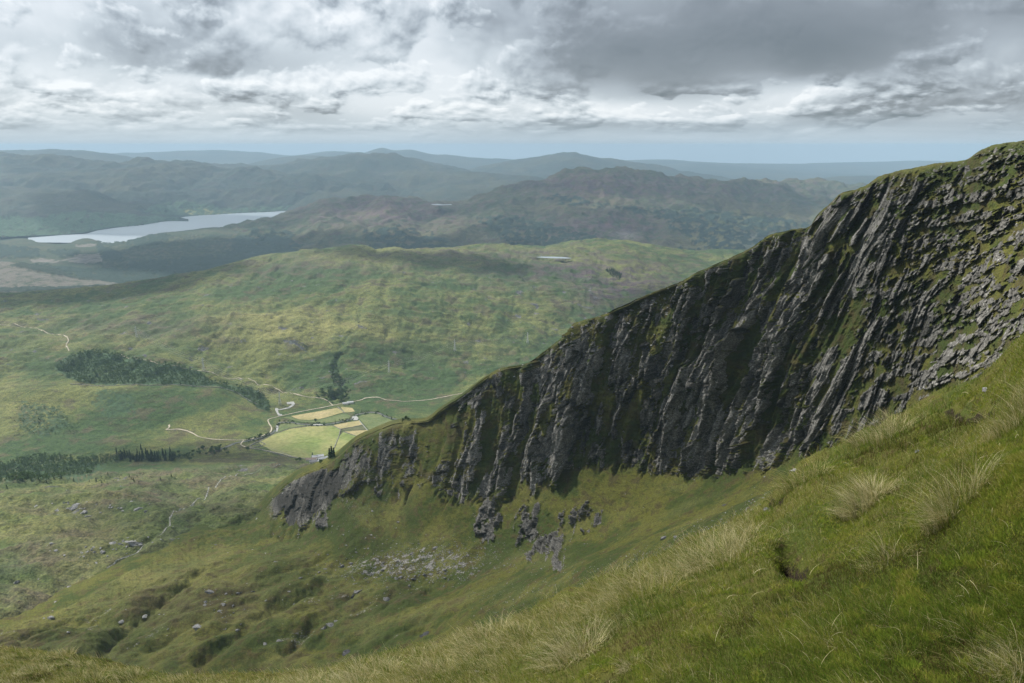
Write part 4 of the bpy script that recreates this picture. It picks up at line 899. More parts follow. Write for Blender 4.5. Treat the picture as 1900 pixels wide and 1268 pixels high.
def broad_pts(rg, n, h):
    k = 6; cc = np.stack([rg.normal(0, .17 * h, k), rg.normal(0, .17 * h, k), h * (.45 + .4 * rg.random(k))], 1); rad = h * (.16 + .12 * rg.random(k))
    i = rg.integers(0, k, n); d = rg.normal(size=(n, 3)); d /= np.linalg.norm(d, axis=1, keepdims=True)
    p = cc[i] + d * (rad[i] * (.6 + .4 * rg.random(n)))[:, None]; p[:, 2] = np.maximum(p[:, 2], .06 * h); return p
def trunk_mesh(h, r):
    V, F_ = [], []
    for j, (z, q) in enumerate(((-1.0, 1.0), (h * .4, .7), (h * .85, .2))):
        for k in range(5): V.append((q * r * math.cos(k * 1.2566), q * r * math.sin(k * 1.2566), z))
    for j in range(2):
        for k in range(5): F_.append((j * 5 + k, j * 5 + (k + 1) % 5, j * 5 + 5 + (k + 1) % 5, j * 5 + 5 + k))
    return V, F_
def make_tree(kind, h, seed, nleaf=420):
    rg = np.random.default_rng(seed); e = bpy.data.objects.new({'c': 'conifer', 'b': 'birch', 'u': 'bush'}[kind], None); col.objects.link(e)
    C = conifer_pts(rg, nleaf, h) if kind == 'c' else broad_pts(rg, nleaf, h)
    V, F_ = leaf_cloud(C, np.full(nleaf, h * (.055 if kind == 'c' else .07)) * (.6 + .8 * rg.random(nleaf)), rg)
    tri_mesh('crown', V, F_, con_m if kind == 'c' else bro_m, e)
    V, F_ = trunk_mesh(h, h * .018 + .05); tri_mesh('trunk', V, F_, bark_m, e); return e
protos = {'c': [make_tree('c', 12, 1), make_tree('c', 12, 2), make_tree('c', 12, 3)], 'b': [make_tree('b', 8, 4), make_tree('b', 8, 5)], 'u': [make_tree('u', 5, 6), make_tree('u', 5, 7)]}
used = set()
def plant(kind, px, py, s, label, cat, group=None, bv=None, Pw=None):
    p = Pw or hit2(px, py)
    if p is None: return None
    k = random.randrange(len(protos[kind])); pr = protos[kind][k]
    o = pr if (kind, k) not in used else copy_tree(pr); used.add((kind, k))
    o.location = (p.x, p.y, p.z - .2); o.rotation_euler = (0, 0, random.uniform(0, 6.28)); o.scale = (s * random.uniform(.85, 1.15), s * random.uniform(.85, 1.15), s)
    for pr_ in ('label', 'category', 'group'):
        if pr_ in o: del o[pr_]
    tag(o, label, cat, group); return o
for x, y, s, l in ((612, 850, 1.2, 'tall dark conifer, left of the trio at the right end of the farm'), (616, 849.5, 1.35, 'tall dark conifer in the middle of the trio right of the farm'), (620, 849, 1.15, 'dark conifer, right of the trio right of the farm'), (580, 846.5, 1.0, 'lone conifer behind the farm roofs')):
    plant('c', x, y + 2, s, l, 'tree')
for x, y, s, l in ((557, 857, 1.5, 'round dark tree at the end of the farm track'), (551, 856, 1.0, 'smaller tree left of the round tree by the farm track'), (595, 861, .8, 'small tree in front of the right farm shed'), (586, 783, 1.3, 'round dark tree standing alone on the bank at the middle of the river bend'), (483, 812, 1.4, 'round dark tree between road and river above the track junction'), (460, 836, 1.3, 'greyish round bush beside the farm track')):
    plant('b', x, y + 1, s, l, 'tree')
# river banks
def along(pts, n):
    a = np.array(pts, float); s = np.concatenate([[0], np.cumsum(np.hypot(*np.diff(a, axis=0).T))]); t = np.sort(rng.random(n)) * s[-1]
    return np.interp(t, s, a[:, 0]), np.interp(t, s, a[:, 1])
xs, ys = along(RIVER[3:], 210)
for x, y in zip(xs, ys):
    if fbm(np.array([x / 14.0]), np.array([y / 8.0]), 2, 5)[0] > -.22: plant('u', x + random.uniform(-1.2, 1.2), y + random.choice((-2.0, 2.2)) + random.uniform(-.6, .6), random.uniform(.5, 1.15), 'low dark green bush in the line of bushes along the river bank', 'bush', 'bushes along the river in the glen')
xs, ys = along(gully_lines[0], 130)
for x, y in zip(xs, ys):
    w = 3 + 5 * max(0, (y - 690) / 50); plant('b', x + random.gauss(0, w), y + random.gauss(0, 2), random.uniform(.6, 1.2), 'dark green tree in the narrow wooded gully above the glen road', 'tree', 'trees in the wooded gully')
n = 0
while n < 60:
    x, y = random.gauss(622, 16), random.gauss(735, 7)
    if 588 < x < 655 and y < 747: plant('b', x, y, random.uniform(.9, 1.5), 'dark broadleaf tree in the clump where the wooded gully meets the road', 'tree', 'trees in the clump at the gully mouth'); n += 1
for k in range(110):
    x = random.uniform(216, 326); y = 857 - 2.5 * (x < 240) - abs(random.gauss(0, 7)) - max(0, (x - 300) * .05)
    plant('c', x, y, random.uniform(.8, 1.35), 'tall dark conifer in the dense stand near the left river woods', 'tree', 'conifers in the dense stand')
for k in range(75):
    x = random.uniform(-40, 330); y = 893 + random.gauss(0, 7) - max(0, x - 150) * .06
    plant(random.choice('cuu'), x, y, random.uniform(.25, .6), 'small dark tree scattered on the moor edge below the river woods', 'tree', 'small trees scattered on the moor edge')
for k in range(40):
    x, y = random.uniform(325, 425), 0; y = 849 - (x - 325) * .14 + random.gauss(0, 4)
    plant('b', x, y, random.uniform(.8, 1.3), 'leafy tree in the belt between the conifer stand and the track bend', 'tree', 'trees in the belt left of the track bend')
for k in range(50):
    x, y = random.uniform(20, 150), random.uniform(765, 812)
    plant('u', x, y, random.uniform(.5, .9), 'dark shrub scattered on the green bank at the left of the glen', 'bush', 'shrubs scattered on the left bank')
lines_b = [[(660, 570), (668, 600), (640, 625)], [(372, 652), (366, 668), (392, 632)], [(835, 567), (868, 598)], [(520, 627), (560, 640), (585, 650)]]
for Lb in lines_b:
    xs, ys = along(Lb, 14)
    for x, y in zip(xs, ys): plant('u', x + random.gauss(0, 1.5), y + random.gauss(0, 1.5), random.uniform(.5, 1.0), 'dark bush clinging to a small burn on the green hillside', 'bush', 'bushes along the hillside burns')
for kx, pl in protos.items():
    for k, o in enumerate(pl):
        if (kx, k) not in used: raise RuntimeError('unused tree')

def wood(name, polys, n, kind, hs, label, nleaf, seed, warp=4, thin=-.9):
    """a wood that reads as one mass"""
    rg = np.random.default_rng(seed); allV, allF = [], []; c = 0; k = 0
    a = np.array(sum(polys, [])); x0, y0 = a.min(0); x1, y1 = a.max(0)
    xs = rg.uniform(x0 - 4, x1 + 4, n * 12); ys = rg.uniform(y0 - 3, y1 + 3, n * 12)
    ok = (patch(xs, ys, polys, warp, seed) > .5) & (fbm(xs / 12, ys / 6, 3, seed + 3) > thin)
    for x, y in zip(xs[ok][:n], ys[ok][:n]):
        p = hit2(x, y)
        if p is None: continue
        h = hs * rg.uniform(.55, 1.25); C = conifer_pts(rg, nleaf, h) if (kind == 'c' or (kind == 'm' and rg.random() < .3)) else broad_pts(rg, nleaf, h)
        V, F_ = leaf_cloud(C + np.array(p), h * .11 * (.6 + .8 * rg.random(nleaf)), rg)
        allV.append(V); allF.append(F_ + c); c += len(V)
    return stuff(tri_mesh(name, np.concatenate(allV), np.concatenate(allF), bro_m if kind != 'c' else con_m), label, 'woodland')
wood('birch_woodland', [wood_left], 2600, 'm', 8, 'dense dark scrubby birch wood on the ridge at the left of the glen', 34, 201, thin=-.35)
wood('river_woodland', [[(-60, 850), (0, 862), (60, 846), (110, 846), (150, 852), (215, 846), (240, 852), (175, 866), (170, 880), (90, 893), (-60, 898)]], 1500, 'm', 8, 'green scrub woodland by the river at the left edge', 34, 205, thin=-.25)
wood('scrub', [[(30, 745), (110, 752), (140, 790), (95, 812), (30, 800)], [(440, 728), (490, 735), (505, 765), (480, 762)]], 450, 'b', 4.5, 'green scrub on the left bank and beside the road pylon', 26, 209, thin=-.1)
wood('hill_plantation', [[(1122, 502), (1140, 500), (1155, 512), (1150, 520), (1135, 514)]], 160, 'c', 11, 'small dark conifer block on the shoulder of the green hill', 40, 213, 1.5)

print('trees', round(time.time() - T0, 1))
# ------------------------------------------------------------------ boulders, scree, outcrops
def stone_mat(name, a, b, c, sc):
    m = bpy.data.materials.new(name); m.use_nodes = True; N = NT(m.node_tree)
    pos = N.n('ShaderNodeNewGeometry').outputs['Position']; n = N.noise(pos, sc, 6, .65); n2 = N.noise(pos, sc * 6, 3, .6)
    cc = N.mix(N.ss(n, .4, .6), a, b); cc = N.mix(N.ss(n2, .58, .68), cc, c)
    bs = N.n('ShaderNodeBsdfPrincipled', inp={'Base Color': cc, 'Roughness': .9}); bs.inputs['Specular IOR Level'].default_value = .2
    bp = N.n('ShaderNodeBump', inp={'Strength': .8, 'Distance': .6 / sc, 'Height': n}); N.nt.links.new(bp.outputs[0], bs.inputs['Normal'])
    N.n('ShaderNodeOutputMaterial', inp={0: bs.outputs[0]}); return m
st_pale = stone_mat('pale_stone', (.15, .15, .15), (.25, .25, .25), (.40, .40, .39), .7); st_grey = stone_mat('grey_stone', (.10, .10, .105), (.18, .18, .18), (.32, .32, .31), .8); st_dark = stone_mat('dark_stone', (.04, .04, .042), (.08, .08, .085), (.15, .15, .15), .6)
def rock_geo(seed, sub=2):
    rg = random.Random(seed); bm = bmesh.new(); bmesh.ops.create_icosphere(bm, subdivisions=sub, radius=1)
    pl = [(Vector((rg.gauss(0, 1), rg.gauss(0, 1), rg.gauss(0, 1))).normalized(), rg.uniform(.25, .70)) for _ in range(15)]
    for v in bm.verts:
        for n_, d_ in pl:
            k = v.co.dot(n_)
            if k > d_: v.co -= n_ * (k - d_)
        v.co += Vector([.16 * math.sin(7 * v.co[(i_ + 1) % 3] + seed + i_) * math.cos(5 * v.co[i_] + 2 * seed) for i_ in range(3)]) * .8; v.co *= 1 + .03 * rg.uniform(-1, 1)
    V = np.array([v.co[:] for v in bm.verts]); F_ = np.array([[v.index for v in f.verts] for f in bm.faces]); bm.free(); return V, F_
RG = [rock_geo(300 + i, 3) for i in range(6)]; RG1 = [rock_geo(320 + i, 1) for i in range(6)]
RM = {}
def rock(px, py, s, sq, mat, label, group=None, bv=None, name='boulder', lean=0.0, cat='rock', sink=.15):
    p = hit2(px, py) if bv is None else hit(bv, px, py)
    if p is None: return
    k = random.randrange(6); key = (k, mat.name)
    if key not in RM:
        o = tri_mesh(name, RG[k][0], RG[k][1], mat); RM[key] = o.data
    else: o = bpy.data.objects.new(name, RM[key]); col.objects.link(o)
    o.location = (p.x, p.y, p.z - s * sink * sq[2]); o.scale = (s * sq[0], s * sq[1], s * sq[2]); o.rotation_euler = (random.uniform(-.3, .3), lean + random.uniform(-.2, .2), random.uniform(-.5, .5))
    return tag(o, label, cat, group)
KEY = [
 (717, 1110, 5.5, (1.5, 1, .8), st_grey, 'big pointed grey boulder alone on the corrie floor right of the long slabs'),
 (790, 1178, 4.5, (1.3, 1, .8), st_dark, 'blackish boulder just above the pale grass edge at the bottom middle'),
 (600, 1167, 4.0, (1.1, 1, .7), st_grey, 'left end of the long low slabs on the corrie floor'), (612, 1160, 4.2, (1.5, 1, .6), st_grey, 'middle of the long low slabs on the corrie floor'), (624, 1152, 3.6, (1.4, 1, .5), st_grey, 'right end of the long low slabs on the corrie floor'),
 (655, 1108, 5.0, (.9, 1, 1.2), st_dark, 'dark upright outcrop below the scree'), (668, 1097, 5.0, (1.4, 1, .7), st_grey, 'flat grey outcrop just above the dark upright one below the scree'),
 (645, 1210, 4.5, (1.3, 1, .8), st_dark, 'dark rock nearest the grass edge under the middle of the bowl'), (770, 1215, 3.0, (1.2, 1, .8), st_dark, 'small dark rock peeping over the grass edge'),
 (1420, 884, 1.8, (1.6, .8, .4), st_pale, 'pale slab on the slope just left of the grassy bank'), (1400, 905, 1.5, (.7, .8, 1), st_pale, 'small pale stone below the slab left of the grassy bank'),
 (1345, 937, 2.0, (1.6, 1, .5), st_dark, 'dark low rock on the scree slope under the cliff foot'), (1232, 1000, 2.2, (1.4, 1, .6), st_grey, 'grey rock in the middle of the stony band'), (1255, 996, 1.8, (1.4, 1, .5), st_grey, 'grey rock right of its twin in the stony band'),
 (205, 1010, 7, (1.3, 1, .6), st_pale, 'pale outcrop on the second hummock of the moor'), (255, 1008, 9, (1.7, 1, .5), st_pale, 'broad pale outcrop beside the burn on the moor'), (140, 940, 9, (1.2, 1, .8), st_pale, 'pale crag cluster top on the left moor hummock'),
 (255, 945, 8, (.9, 1, .8), st_pale, 'pale rock knob on the moor left of the burn pools'), (130, 1088, 5, (1.2, 1, .6), st_grey, 'pale rock on the moor hummock above the corrie burn'), (28, 1083, 5, (1, 1, .8), st_grey, 'pale rock at the far left of the moor above the dark hollow'), (95, 1148, 4, (1.3, 1, .6), st_grey, 'pale rock by the burn at the lower left'),
 (390, 1100, 4, (1.7, 1, .6), st_grey, 'grey rib of rock high on the hummock in the corrie'), (370, 1165, 4.5, (1.6, 1, .6), st_pale, 'pale slab at the left foot of the corrie hummock'), (445, 1100, 3, (1.5, 1, .7), st_grey, 'grey slab beside the top of the corrie hummock'), (470, 1098, 3, (1.3, 1, .8), st_grey, 'grey block right of the slab on the corrie hummock'), (265, 1145, 3.5, (1.6, 1, .6), st_pale, 'pale slab low on the slope left of the corrie hummock'), (225, 1152, 4, (1.4, 1, .5), st_pale, 'pale line of rock beside the burn gully'),
 (490, 1195, 3, (1.2, 1, .8), st_grey, 'grey boulder in the bottom of the corrie below the hummocks'), (520, 1190, 2.6, (1.5, 1, .5), st_grey, 'grey slab right of the boulder in the corrie bottom'),
]
for x, y, s, sq, m_, l in KEY: rock(x, y, s, sq, m_, l)
def scatter_rocks(n, f, smin, smax, mat, label, group):
    k = 0
    while k < n:
        x, y = f(); s = smin + (smax - smin) * random.random() ** 2.5
        if rock(x, y, s, (random.uniform(.8, 1.7), 1, random.uniform(.45, .9)), mat, label, group): k += 1
g_ = random.gauss
scatter_rocks(90, lambda: (g_(740, 70), g_(1060, 14) - 0), 1.2, 3.0, st_grey, 'grey block among the jumbled scree below the crag', 'blocks in the scree field')
scatter_rocks(25, lambda: (g_(790, 40), g_(1030, 18)), 1.0, 2.2, st_grey, 'grey block in the upper scree streak below the crag', 'blocks in the upper scree streak')
scatter_rocks(45, lambda: (g_(600, 90), g_(960, 50) + 40), .8, 2.0, st_pale, 'small pale stone on the grass slope under the nose of the crag', 'stones on the slope under the crag nose')
scatter_rocks(30, lambda: (g_(170, 50), g_(942, 10)), 2.0, 5.0, st_pale, 'pale outcrop on the rocky moor hummock at the left', 'outcrops on the left moor hummock')
scatter_rocks(26, lambda: (g_(240, 28), g_(1006, 7)), 1.6, 4.2, st_pale, 'pale outcrop on the moor hummock beside the burn', 'outcrops beside the moor burn')
scatter_rocks(26, lambda: (g_(150, 40), g_(1022, 8)), 1.6, 3.6, st_pale, 'pale outcrop on the dark moor hummock', 'outcrops on the dark moor hummock')
scatter_rocks(34, lambda: (g_(405, 18), g_(1125, 22)), .8, 2.6, st_grey, 'grey rock in the broken rib on the corrie hummock', 'rocks of the broken rib')
scatter_rocks(40, lambda: (random.uniform(60, 560), random.uniform(900, 1180)), .9, 2.6, st_pale, 'lone pale stone scattered on the moor', 'stones scattered on the moor')
def stones(name, n, f, smin, smax, mat, label, seed, bv=None):
    rg = np.random.default_rng(seed); aV, aF = [], []; c = 0
    for i in range(n):
        x, y = f(); p = hit2(x, y) if bv is None else hit(bv, x, y)
        if p is None: continue
        V, F_ = RG1[rg.integers(6)]; s = smin + (smax - smin) * rg.random() ** 3
        a = rg.uniform(0, 6.28); c_, s_ = math.cos(a), math.sin(a)
        V = V * np.array([s * rg.uniform(.7, 1.6), s, s * rg.uniform(.35, .8)]); V = np.stack([V[:, 0] * c_ - V[:, 1] * s_, V[:, 0] * s_ + V[:, 1] * c_, V[:, 2]], 1) + np.array(p)
        aV.append(V); aF.append(F_ + c); c += len(V)
    return stuff(tri_mesh(name, np.concatenate(aV), np.concatenate(aF), mat), label, 'stones')
def band(t0=0, t1=1):
    t = random.uniform(t0, t1); return 880 + 560 * t + g_(0, 8), 1118 - 190 * t + 25 * math.sin(3.1 * t) + g_(0, 14)
stones('scree', 2600, lambda: (lambda t: (g_(720 + 130 * t, 75), g_(1068 - 45 * t, 15)))(random.random()), .35, 1.5, st_grey, 'fine grey scree below the crag', 401)
stones('scree', 1700, band, .14, .85, st_pale, 'band of small pale stones along the near side of the corrie', 402)
stones('scree', 500, lambda: (g_(665, 25), g_(945, 22)), .3, .9, st_grey, 'grey scree tongue below the nose cliffs', 403)
stones('scattered_stones', 1300, lambda: (random.uniform(380, 1300), random.uniform(900, 1160)), .15, .7, st_pale, 'tiny pale stones dotted over the corrie grass', 404)
stones('hill_stones', 2200, lambda: (random.uniform(380, 1250), random.uniform(470, 700)), .6, 3.0, st_pale, 'tiny pale stones dotted over the green hill', 405)
print('rocks', round(time.time() - T0, 1))

# ------------------------------------------------------------------ foreground grass
def grass_mat():
    m = bpy.data.materials.new('grass_blades'); m.use_nodes = True; N = NT(m.node_tree)
    h = N.n('ShaderNodeAttribute', attribute_name='hue').outputs['Fac']
    cr = N.n('ShaderNodeValToRGB', inp={0: h}); e = cr.color_ramp.elements
    st_ = [(0.0, (.075, .050, .025)), (.07, (.050, .046, .015)), (.14, (.038, .070, .011)), (.32, (.090, .150, .020)), (.5, (.170, .208, .030)), (.62, (.235, .215, .050)), (.78, (.38, .33, .16)), (1.0, (.62, .56, .36))]
    e[0].position, e[0].color = st_[0][0], (*st_[0][1], 1); e[1].position, e[1].color = 1.0, (*st_[-1][1], 1)
    for p, c in st_[1:-1]: k = e.new(p); k.color = (*c, 1)
    d = N.n('ShaderNodeBsdfDiffuse', inp={0: cr.outputs[0]}); t = N.n('ShaderNodeBsdfTranslucent', inp={0: cr.outputs[0]})
    mx = N.n('ShaderNodeMixShader', inp={0: .35, 1: d.outputs[0], 2: t.outputs[0]}); N.n('ShaderNodeOutputMaterial', inp={0: mx.outputs[0]}); return m
GM = grass_mat()
def blades(name, B, D, L, Wd, hue, k, mat=GM, seg=3, tip=.12):
    """B base points, D lean directions (unit, mostly sideways), L lengths, Wd widths, k how far they bend over"""
    n = len(B); ts = np.linspace(0, 1, seg + 1); side = np.cross(D, np.array([0, 0, 1.0])); side += rng.normal(0, .5, side.shape); side /= np.linalg.norm(side, axis=1, keepdims=True) + 1e-9
    rows_ = []
    for j, t in enumerate(ts):
        c = B + np.array([0, 0, 1.0]) * (L * (t - .55 * k * t * t))[:, None] + D * (L * k * (.35 * t + .65 * t * t))[:, None]
        w = (Wd * (1 - t * .9) * (.8 if j == 0 else 1))[:, None]
        if j < seg: rows_ += [c - side * w * .5, c + side * w * .5]
        else: rows_ += [c]
    V = np.stack(rows_, 1); m_ = 2 * seg + 1; f = []
    for j in range(seg - 1): a = 2 * j; f += [(a, a + 1, a + 3), (a, a + 3, a + 2)]
    f.append((2 * seg - 2, 2 * seg - 1, 2 * seg))
    F_ = (np.arange(n)[:, None, None] * m_ + np.array(f)[None]).reshape(-1, 3)
    hv = np.repeat(hue[:, None], m_, 1).reshape(-1)
    return tri_mesh(name, V.reshape(-1, 3), F_, mat, attrs={'hue': np.clip(hv, 0, 1)})
# sample the foreground sheet evenly as seen, from just below the frame to just past its rim
def sample_fg(n, r0=.2, r1=3.12, wfun=None):
    i0, i1 = np.searchsorted(FSG[:, 0], r0), np.searchsorted(FSG[:, 0], r1)
    a = FPX_[i0:i1]; b = FPY_[i0:i1]
    ar = np.abs(np.diff(a, axis=1)[:-1] * np.diff(b, axis=0)[:, :-1]) + .12
    cx = a[:-1, :-1]; ok = (cx > -300) & (cx < 2395) & (b[:-1, :-1] < 1560); ar = ar * ok
    if wfun is not None: ar = ar * wfun(a[:-1, :-1], b[:-1, :-1])
    c = np.cumsum(ar.ravel()); q = np.searchsorted(c, rng.random(n) * c[-1]); r, cc = np.unravel_index(q, ar.shape); r += i0
    u = rng.random(n)[:, None]; v = rng.random(n)[:, None]
    p = FP[r, cc] * (1 - u) * (1 - v) + FP[r, cc + 1] * u * (1 - v) + FP[r + 1, cc] * (1 - u) * v + FP[r + 1, cc + 1] * u * v
    return p, FPX_[r, cc], FPY_[r, cc], FSG[r, cc]
def lean_dir(p, j=.6):
    a = rng.uniform(0, 6.283, len(p)); d = np.stack([np.cos(a) * j - .55, np.sin(a) * j - .15, 0 * a], 1); return d / (np.linalg.norm(d, axis=1, keepdims=True) + 1e-9)
def moss_at(x, y): return np.clip(.9 * sstep(fbm(x / 75, y / 45, 4, 541), .10, .24) * (x > 900) + blob(x, y, 1880, 930, 110, 110) + blob(x, y, 1900, 700, 60, 60) + .8 * blob(x, y, 1620, 1010, 70, 40) + .7 * blob(x, y, 1540, 950, 60, 30) + .6 * blob(x, y, 1400, 1010, 90, 30), 0, 1)
def dry_at(x, y): return np.clip(1.2 * np.exp(-((y - EDGE(x) - 25) / 30) ** 2) * (x < 1400) + .7 * np.exp(-((y - EDGE(x) - 70) / 60) ** 2) * (x < 1150) + .25 * blob(x, y, 1600, 930, 50, 40) + .25 * blob(x, y, 1770, 930, 60, 40) + .3 * blob(x, y, 1860, 1250, 60, 40), 0, 1)
_e = np.array([(f_[0], f_[1]) for f_ in F[3]], float)
EDGE = lambda x: np.interp(x, _e[:, 0], _e[:, 1])
# short turf
p, x, y, s_ = sample_fg(480000); Yd = p[:, 1]
n1 = fbm(p[:, 0] / 1.1, p[:, 1] / 1.1, 4, 501); n2 = fbm(p[:, 0] / .35, p[:, 1] / .35, 3, 505); n3 = fbm(p[:, 0] / 4, p[:, 1] / 4, 3, 508)
pe = np.clip(1.3 * blob(x, y, 1478, 1035, 24, 26) + blob(x, y, 1800, 765, 56, 6) + .9 * blob(x, y, 1440, 905, 20, 9), 0, 1)
keep = rng.random(len(x)) > pe * 1.1 + .35 * (n2 < -.28)
mo = moss_at(x, y)
L = (.045 + .09 * np.clip(.5 + n1 + .5 * n2, 0, 1.3)) * (1 - .55 * mo) * rng.uniform(.6, 1.35, len(x)) * np.clip(Yd / 6, .8, 1.5)
n6 = fbm(p[:, 0] / 1.7 + 9, p[:, 1] / 1.7, 4, 540)
hue = .39 + .45 * n1 + .28 * n3 + .36 * n2 + rng.normal(0, .13, len(x)) + .12 * mo + .22 * np.clip(dry_at(x, y), 0, 1) + .40 * (rng.random(len(x)) < .05) - .45 * (rng.random(len(x)) < .08 + .62 * sstep(n6, .10, .32)) + .25 * (rng.random(len(x)) < .7 * sstep(-n6, .16, .4))
Wd = np.maximum(.0022, Yd / FPX * .8)
stuff(blades('grass', p[keep], lean_dir(p[keep]), L[keep], Wd[keep], hue[keep], rng.uniform(.25, .95, keep.sum())), 'short green turf covering the near slope', 'grass')
# long pale bents along the rim and in drifts
p, x, y, s_ = sample_fg(75000, .6, 3.10, lambda a, b: dry_at(a, b) * np.clip(.25 + 1.3 * (fbm(a / 45, b / 26, 4, 511) + .2), .04, 1.4)); Yd = p[:, 1]
cl_ = fbm(p[:, 0] / .5, p[:, 1] / .5, 3, 512)
L = (.11 + .13 * np.clip(.5 + 1.4 * cl_, 0, 1)) * rng.uniform(.55, 1.25, len(x)) * np.clip(Yd / 9, .75, 1.25)
hue = .70 + .22 * cl_ + rng.normal(0, .13, len(x)); hue = np.where(rng.random(len(x)) < .28, .28, hue)
stuff(blades('pale_grass', p, lean_dir(p, .45), L, np.maximum(.002, Yd / FPX * .7), hue, rng.uniform(.25, .95, len(x))), 'long straw coloured grass drifting along the rim of the near slope', 'grass')
# moss cushions: very short, dense, yellow green
p, x, y, s_ = sample_fg(150000, .6, 3.05, lambda a, b: moss_at(a, b) ** 1.5 * (1 - blob(a, b, 1478, 1035, 26, 28))); Yd = p[:, 1]
c1 = fbm(p[:, 0] / .25, p[:, 1] / .25, 3, 521)
stuff(blades('moss', p + np.array([0, 0, .01]), lean_dir(p, 1.2), .018 + .03 * rng.random(len(x)), np.maximum(.005, Yd / FPX * 1.6), .50 + .22 * c1 + rng.normal(0, .07, len(x)), rng.uniform(.4, 1, len(x)), seg=1), 'yellow green moss cushions on the right of the near slope', 'moss')
# tussocks: things one can count
def tussock(px, py, rad, ln, n, label, group=None, seed=0, dry=.78, green=.35):
    c = hit(BF, px, py)
    if c is None: return
    rg = np.random.default_rng(seed or int(px * 7 + py)); a = rg.uniform(0, 6.283, n); r = rad * np.sqrt(rg.random(n))
    X_, Y_ = c.x + r * np.cos(a), c.y + r * np.sin(a)
    Z_ = np.array([ (drop(BF, xx, yy) or c).z for xx, yy in zip(X_[:60], Y_[:60])]); zz = np.interp(np.arange(n) % 60, np.arange(60), Z_)
    X_ = X_[np.arange(n) % 60] + rg.normal(0, rad * .06, n); Y_ = Y_[np.arange(n) % 60] + rg.normal(0, rad * .06, n)
    B = np.stack([X_, Y_, zz - .015], 1) - np.array(c); out = B.copy(); out[:, 2] = 0; out = out / (rad + 1e-6) + np.array([-.55, -.1, 0]) + rg.normal(0, .25, (n, 3)) * np.array([1, 1, 0]); out /= np.linalg.norm(out, axis=1, keepdims=True) + 1e-9
    L = ln * rg.uniform(.5, 1.15, n); hue = np.where(rg.random(n) < green, rg.normal(.30, .08, n), rg.normal(dry, .12, n))
    o = blades('grass_tussock', B, out, L, np.full(n, max(.0022, c.y / FPX * .75)), hue, rg.uniform(.3, 1.05, n), seg=4)
    o.location = c; return tag(o, label, 'tussock', group)
tussock(1605, 940, .17, .30, 1500, 'big pale tussock, left of the two large ones on the bank', dry=.86, green=.25)
tussock(1770, 945, .18, .30, 1300, 'big pale and green tussock, right of the two large ones on the bank', dry=.80, green=.38)
tussock(1640, 818, .34, .40, 1000, 'pale tussock on the skyline against the foot of the dark cliff', dry=.86, green=.3)
tussock(1490, 897, .32, .36, 900, 'greenish tussock on the rim right of the dark peat hole', dry=.76, green=.45)
tussock(1898, 770, .16, .26, 800, 'pale tussock cut by the right edge of the picture', dry=.84)
tussock(1885, 1262, .06, .15, 500, 'pale tussock in the bottom right corner', dry=.84)
tussock(1060, 1225, .25, .32, 700, 'whitish tuft on the turf below the pale rim grass, bottom middle', dry=.9, green=.2)
tussock(1640, 1040, .12, .22, 350, 'thin dry tuft below the two large tussocks', dry=.85)
tussock(1170, 1240, .06, .10, 200, 'tiny dead tuft low on the turf', dry=.9, green=.05)
for k in range(70):
    px_ = random.uniform(20, 1400); py_ = EDGE(px_) + random.uniform(4, 55)
    zn = ['above the bottom left corner', 'left of the bottom centre', 'right of the bottom centre', 'under the stony band', 'climbing towards the peat hole'][min(4, int(px_ / 290))]
    tussock(px_, py_, random.uniform(.25, .5), random.uniform(.20, .34), 420, 'straw coloured tussock on the near rim, ' + zn, 'rim tussocks ' + zn, seed=600 + k, dry=random.uniform(.70, .92), green=random.uniform(.2, .5))
for k in range(36):
    px_ = random.uniform(900, 1850); py_ = random.uniform(EDGE(px_) + 60, 1265)
    tussock(px_, py_, random.uniform(.05, .11), random.uniform(.08, .15), 160, 'small green and straw tuft on the near turf', 'small tufts on the near turf', seed=700 + k, dry=random.uniform(.6, .85), green=.6)
# loose stalks and bits
n = 260; p, x, y, s_ = sample_fg(n, 1.0, 3.0); Yd = p[:, 1]
stuff(blades('dead_stalks', p + np.array([0, 0, .03]), lean_dir(p, 1.5), rng.uniform(.05, .18, n), np.maximum(.0028, Yd / FPX * 1.0), rng.uniform(.85, 1.0, n), rng.uniform(.7, 1.25, n), seg=5), 'bleached dead stalks lying on the turf', 'grass')
rock(1703, 838, .05, (1.3, 1, .5), st_grey, 'small flat pale stone on the turf left of the peat scar', bv=BF)
rock(1476, 872, .08, (1.3, 1, .6), st_grey, 'pale stone at the rim beside the dark peat hole', bv=BF)
rock(1424, 945, .09, (.9, 1, .8), st_grey, 'pale stone lodged in the lower peat hole', bv=BF)
rock(888, 1247, .05, (1.2, 1, .8), st_pale, 'small white stone in the grass at the bottom middle', bv=BF)
rock(1830, 722, .05, (1.1, 1, .7), st_grey, 'pale stone at the top of the grassy bank near the cliff', bv=BF)
print('grass', round(time.time() - T0, 1))

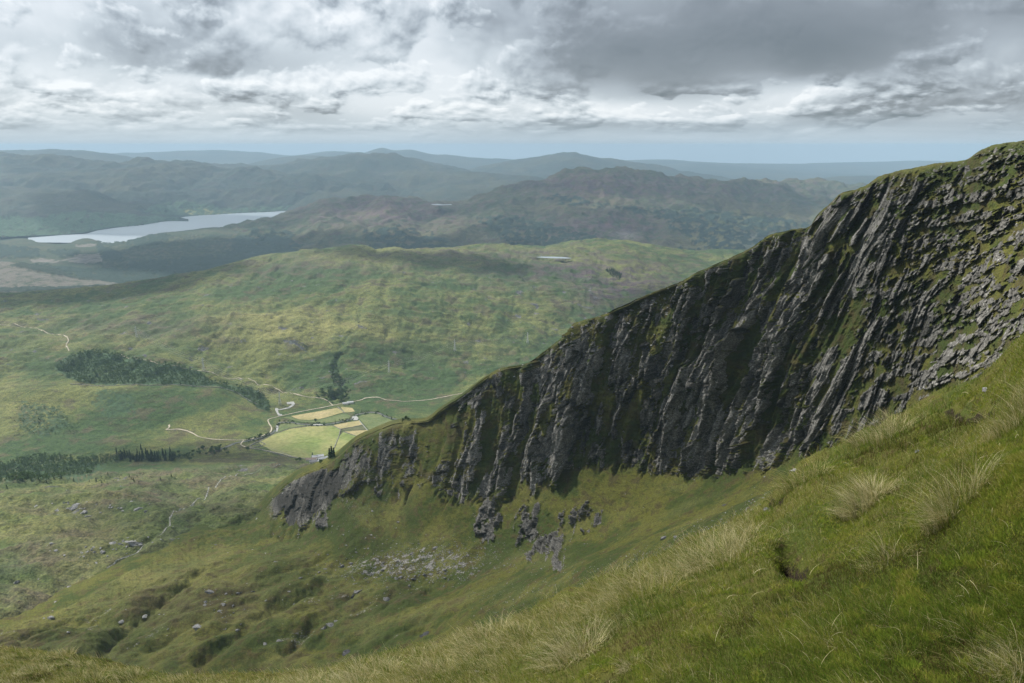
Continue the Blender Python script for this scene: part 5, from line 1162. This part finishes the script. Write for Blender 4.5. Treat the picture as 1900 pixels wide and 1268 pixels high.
# ------------------------------------------------------------------ clouds added overhead, out of view, to cast shadow on the land
def shadow_cloud_mat(dens):
    m = bpy.data.materials.new('shadow_cloud_vapour'); m.use_nodes = True; N = NT(m.node_tree)
    d = N.n('ShaderNodeBsdfTranslucent', inp={0: (.9, .9, .9, 1)}); t = N.n('ShaderNodeBsdfTransparent')
    mx = N.n('ShaderNodeMixShader', inp={0: dens, 1: t.outputs[0], 2: d.outputs[0]}); N.n('ShaderNodeOutputMaterial', inp={0: mx.outputs[0]}); return m
CLM = [shadow_cloud_mat(.22), shadow_cloud_mat(.66), shadow_cloud_mat(.36)]
def shadow_cloud(tx, ty, tz, rx, ry, seed, h=3500.0):
    """tx, ty, tz: where its shadow falls"""
    k = (h - tz) / sv.z; c = (tx + sv.x * k, ty + sv.y * k, h)
    u = np.linspace(0, 2 * np.pi, 73)[:-1]; v = np.linspace(-1, 1, 26)
    U, V_ = np.meshgrid(u, v); r = np.sqrt(np.clip(1 - V_ ** 2, 0, 1)); n = 1 + .55 * fbm(np.cos(U) * 2 + 5 * seed, np.sin(U) * 2 + V_, 5, 900 + seed, .6)
    X_ = rx * r * np.cos(U) * n; Y_ = ry * r * np.sin(U) * n; Z_ = np.where(V_ > 0, .55, .18) * V_ * min(rx, ry) * n
    P_ = np.stack([X_, Y_, Z_], -1) + np.array(c); P_ = np.concatenate([P_, P_[:, :1]], 1)
    return struct(grid_mesh('shadow_cloud', P_, None, CLM[0 if seed < 3 else (2 if seed in (6, 8, 12, 7) else 1)]))
for a_ in SHADOW_CLOUDS: shadow_cloud(*a_)

# ------------------------------------------------------------------ haze
def haze():
    m = bpy.data.materials.new('haze_air'); m.use_nodes = True; N = NT(m.node_tree)
    v = N.n('ShaderNodeVolumePrincipled'); v.inputs['Color'].default_value = (*HAZE_COL, 1); v.inputs['Density'].default_value = HAZE_D; v.inputs['Anisotropy'].default_value = .1
    N.n('ShaderNodeOutputMaterial', inp={1: v.outputs[0]})
    zt = max(KP[..., 2].max(), FP[..., 2].max(), CAMZ) + 25
    V, F_ = box(-50000, 50000, -5000, 31500, 60, zt)
    o = tri_mesh('haze', V, F_, m); stuff(o, 'blue haze filling the air over the glen and hills', 'haze')
HAZE_COL = (.42, .59, .76); HAZE_D = 4.6e-5
haze()
print('all', round(time.time() - T0, 1))
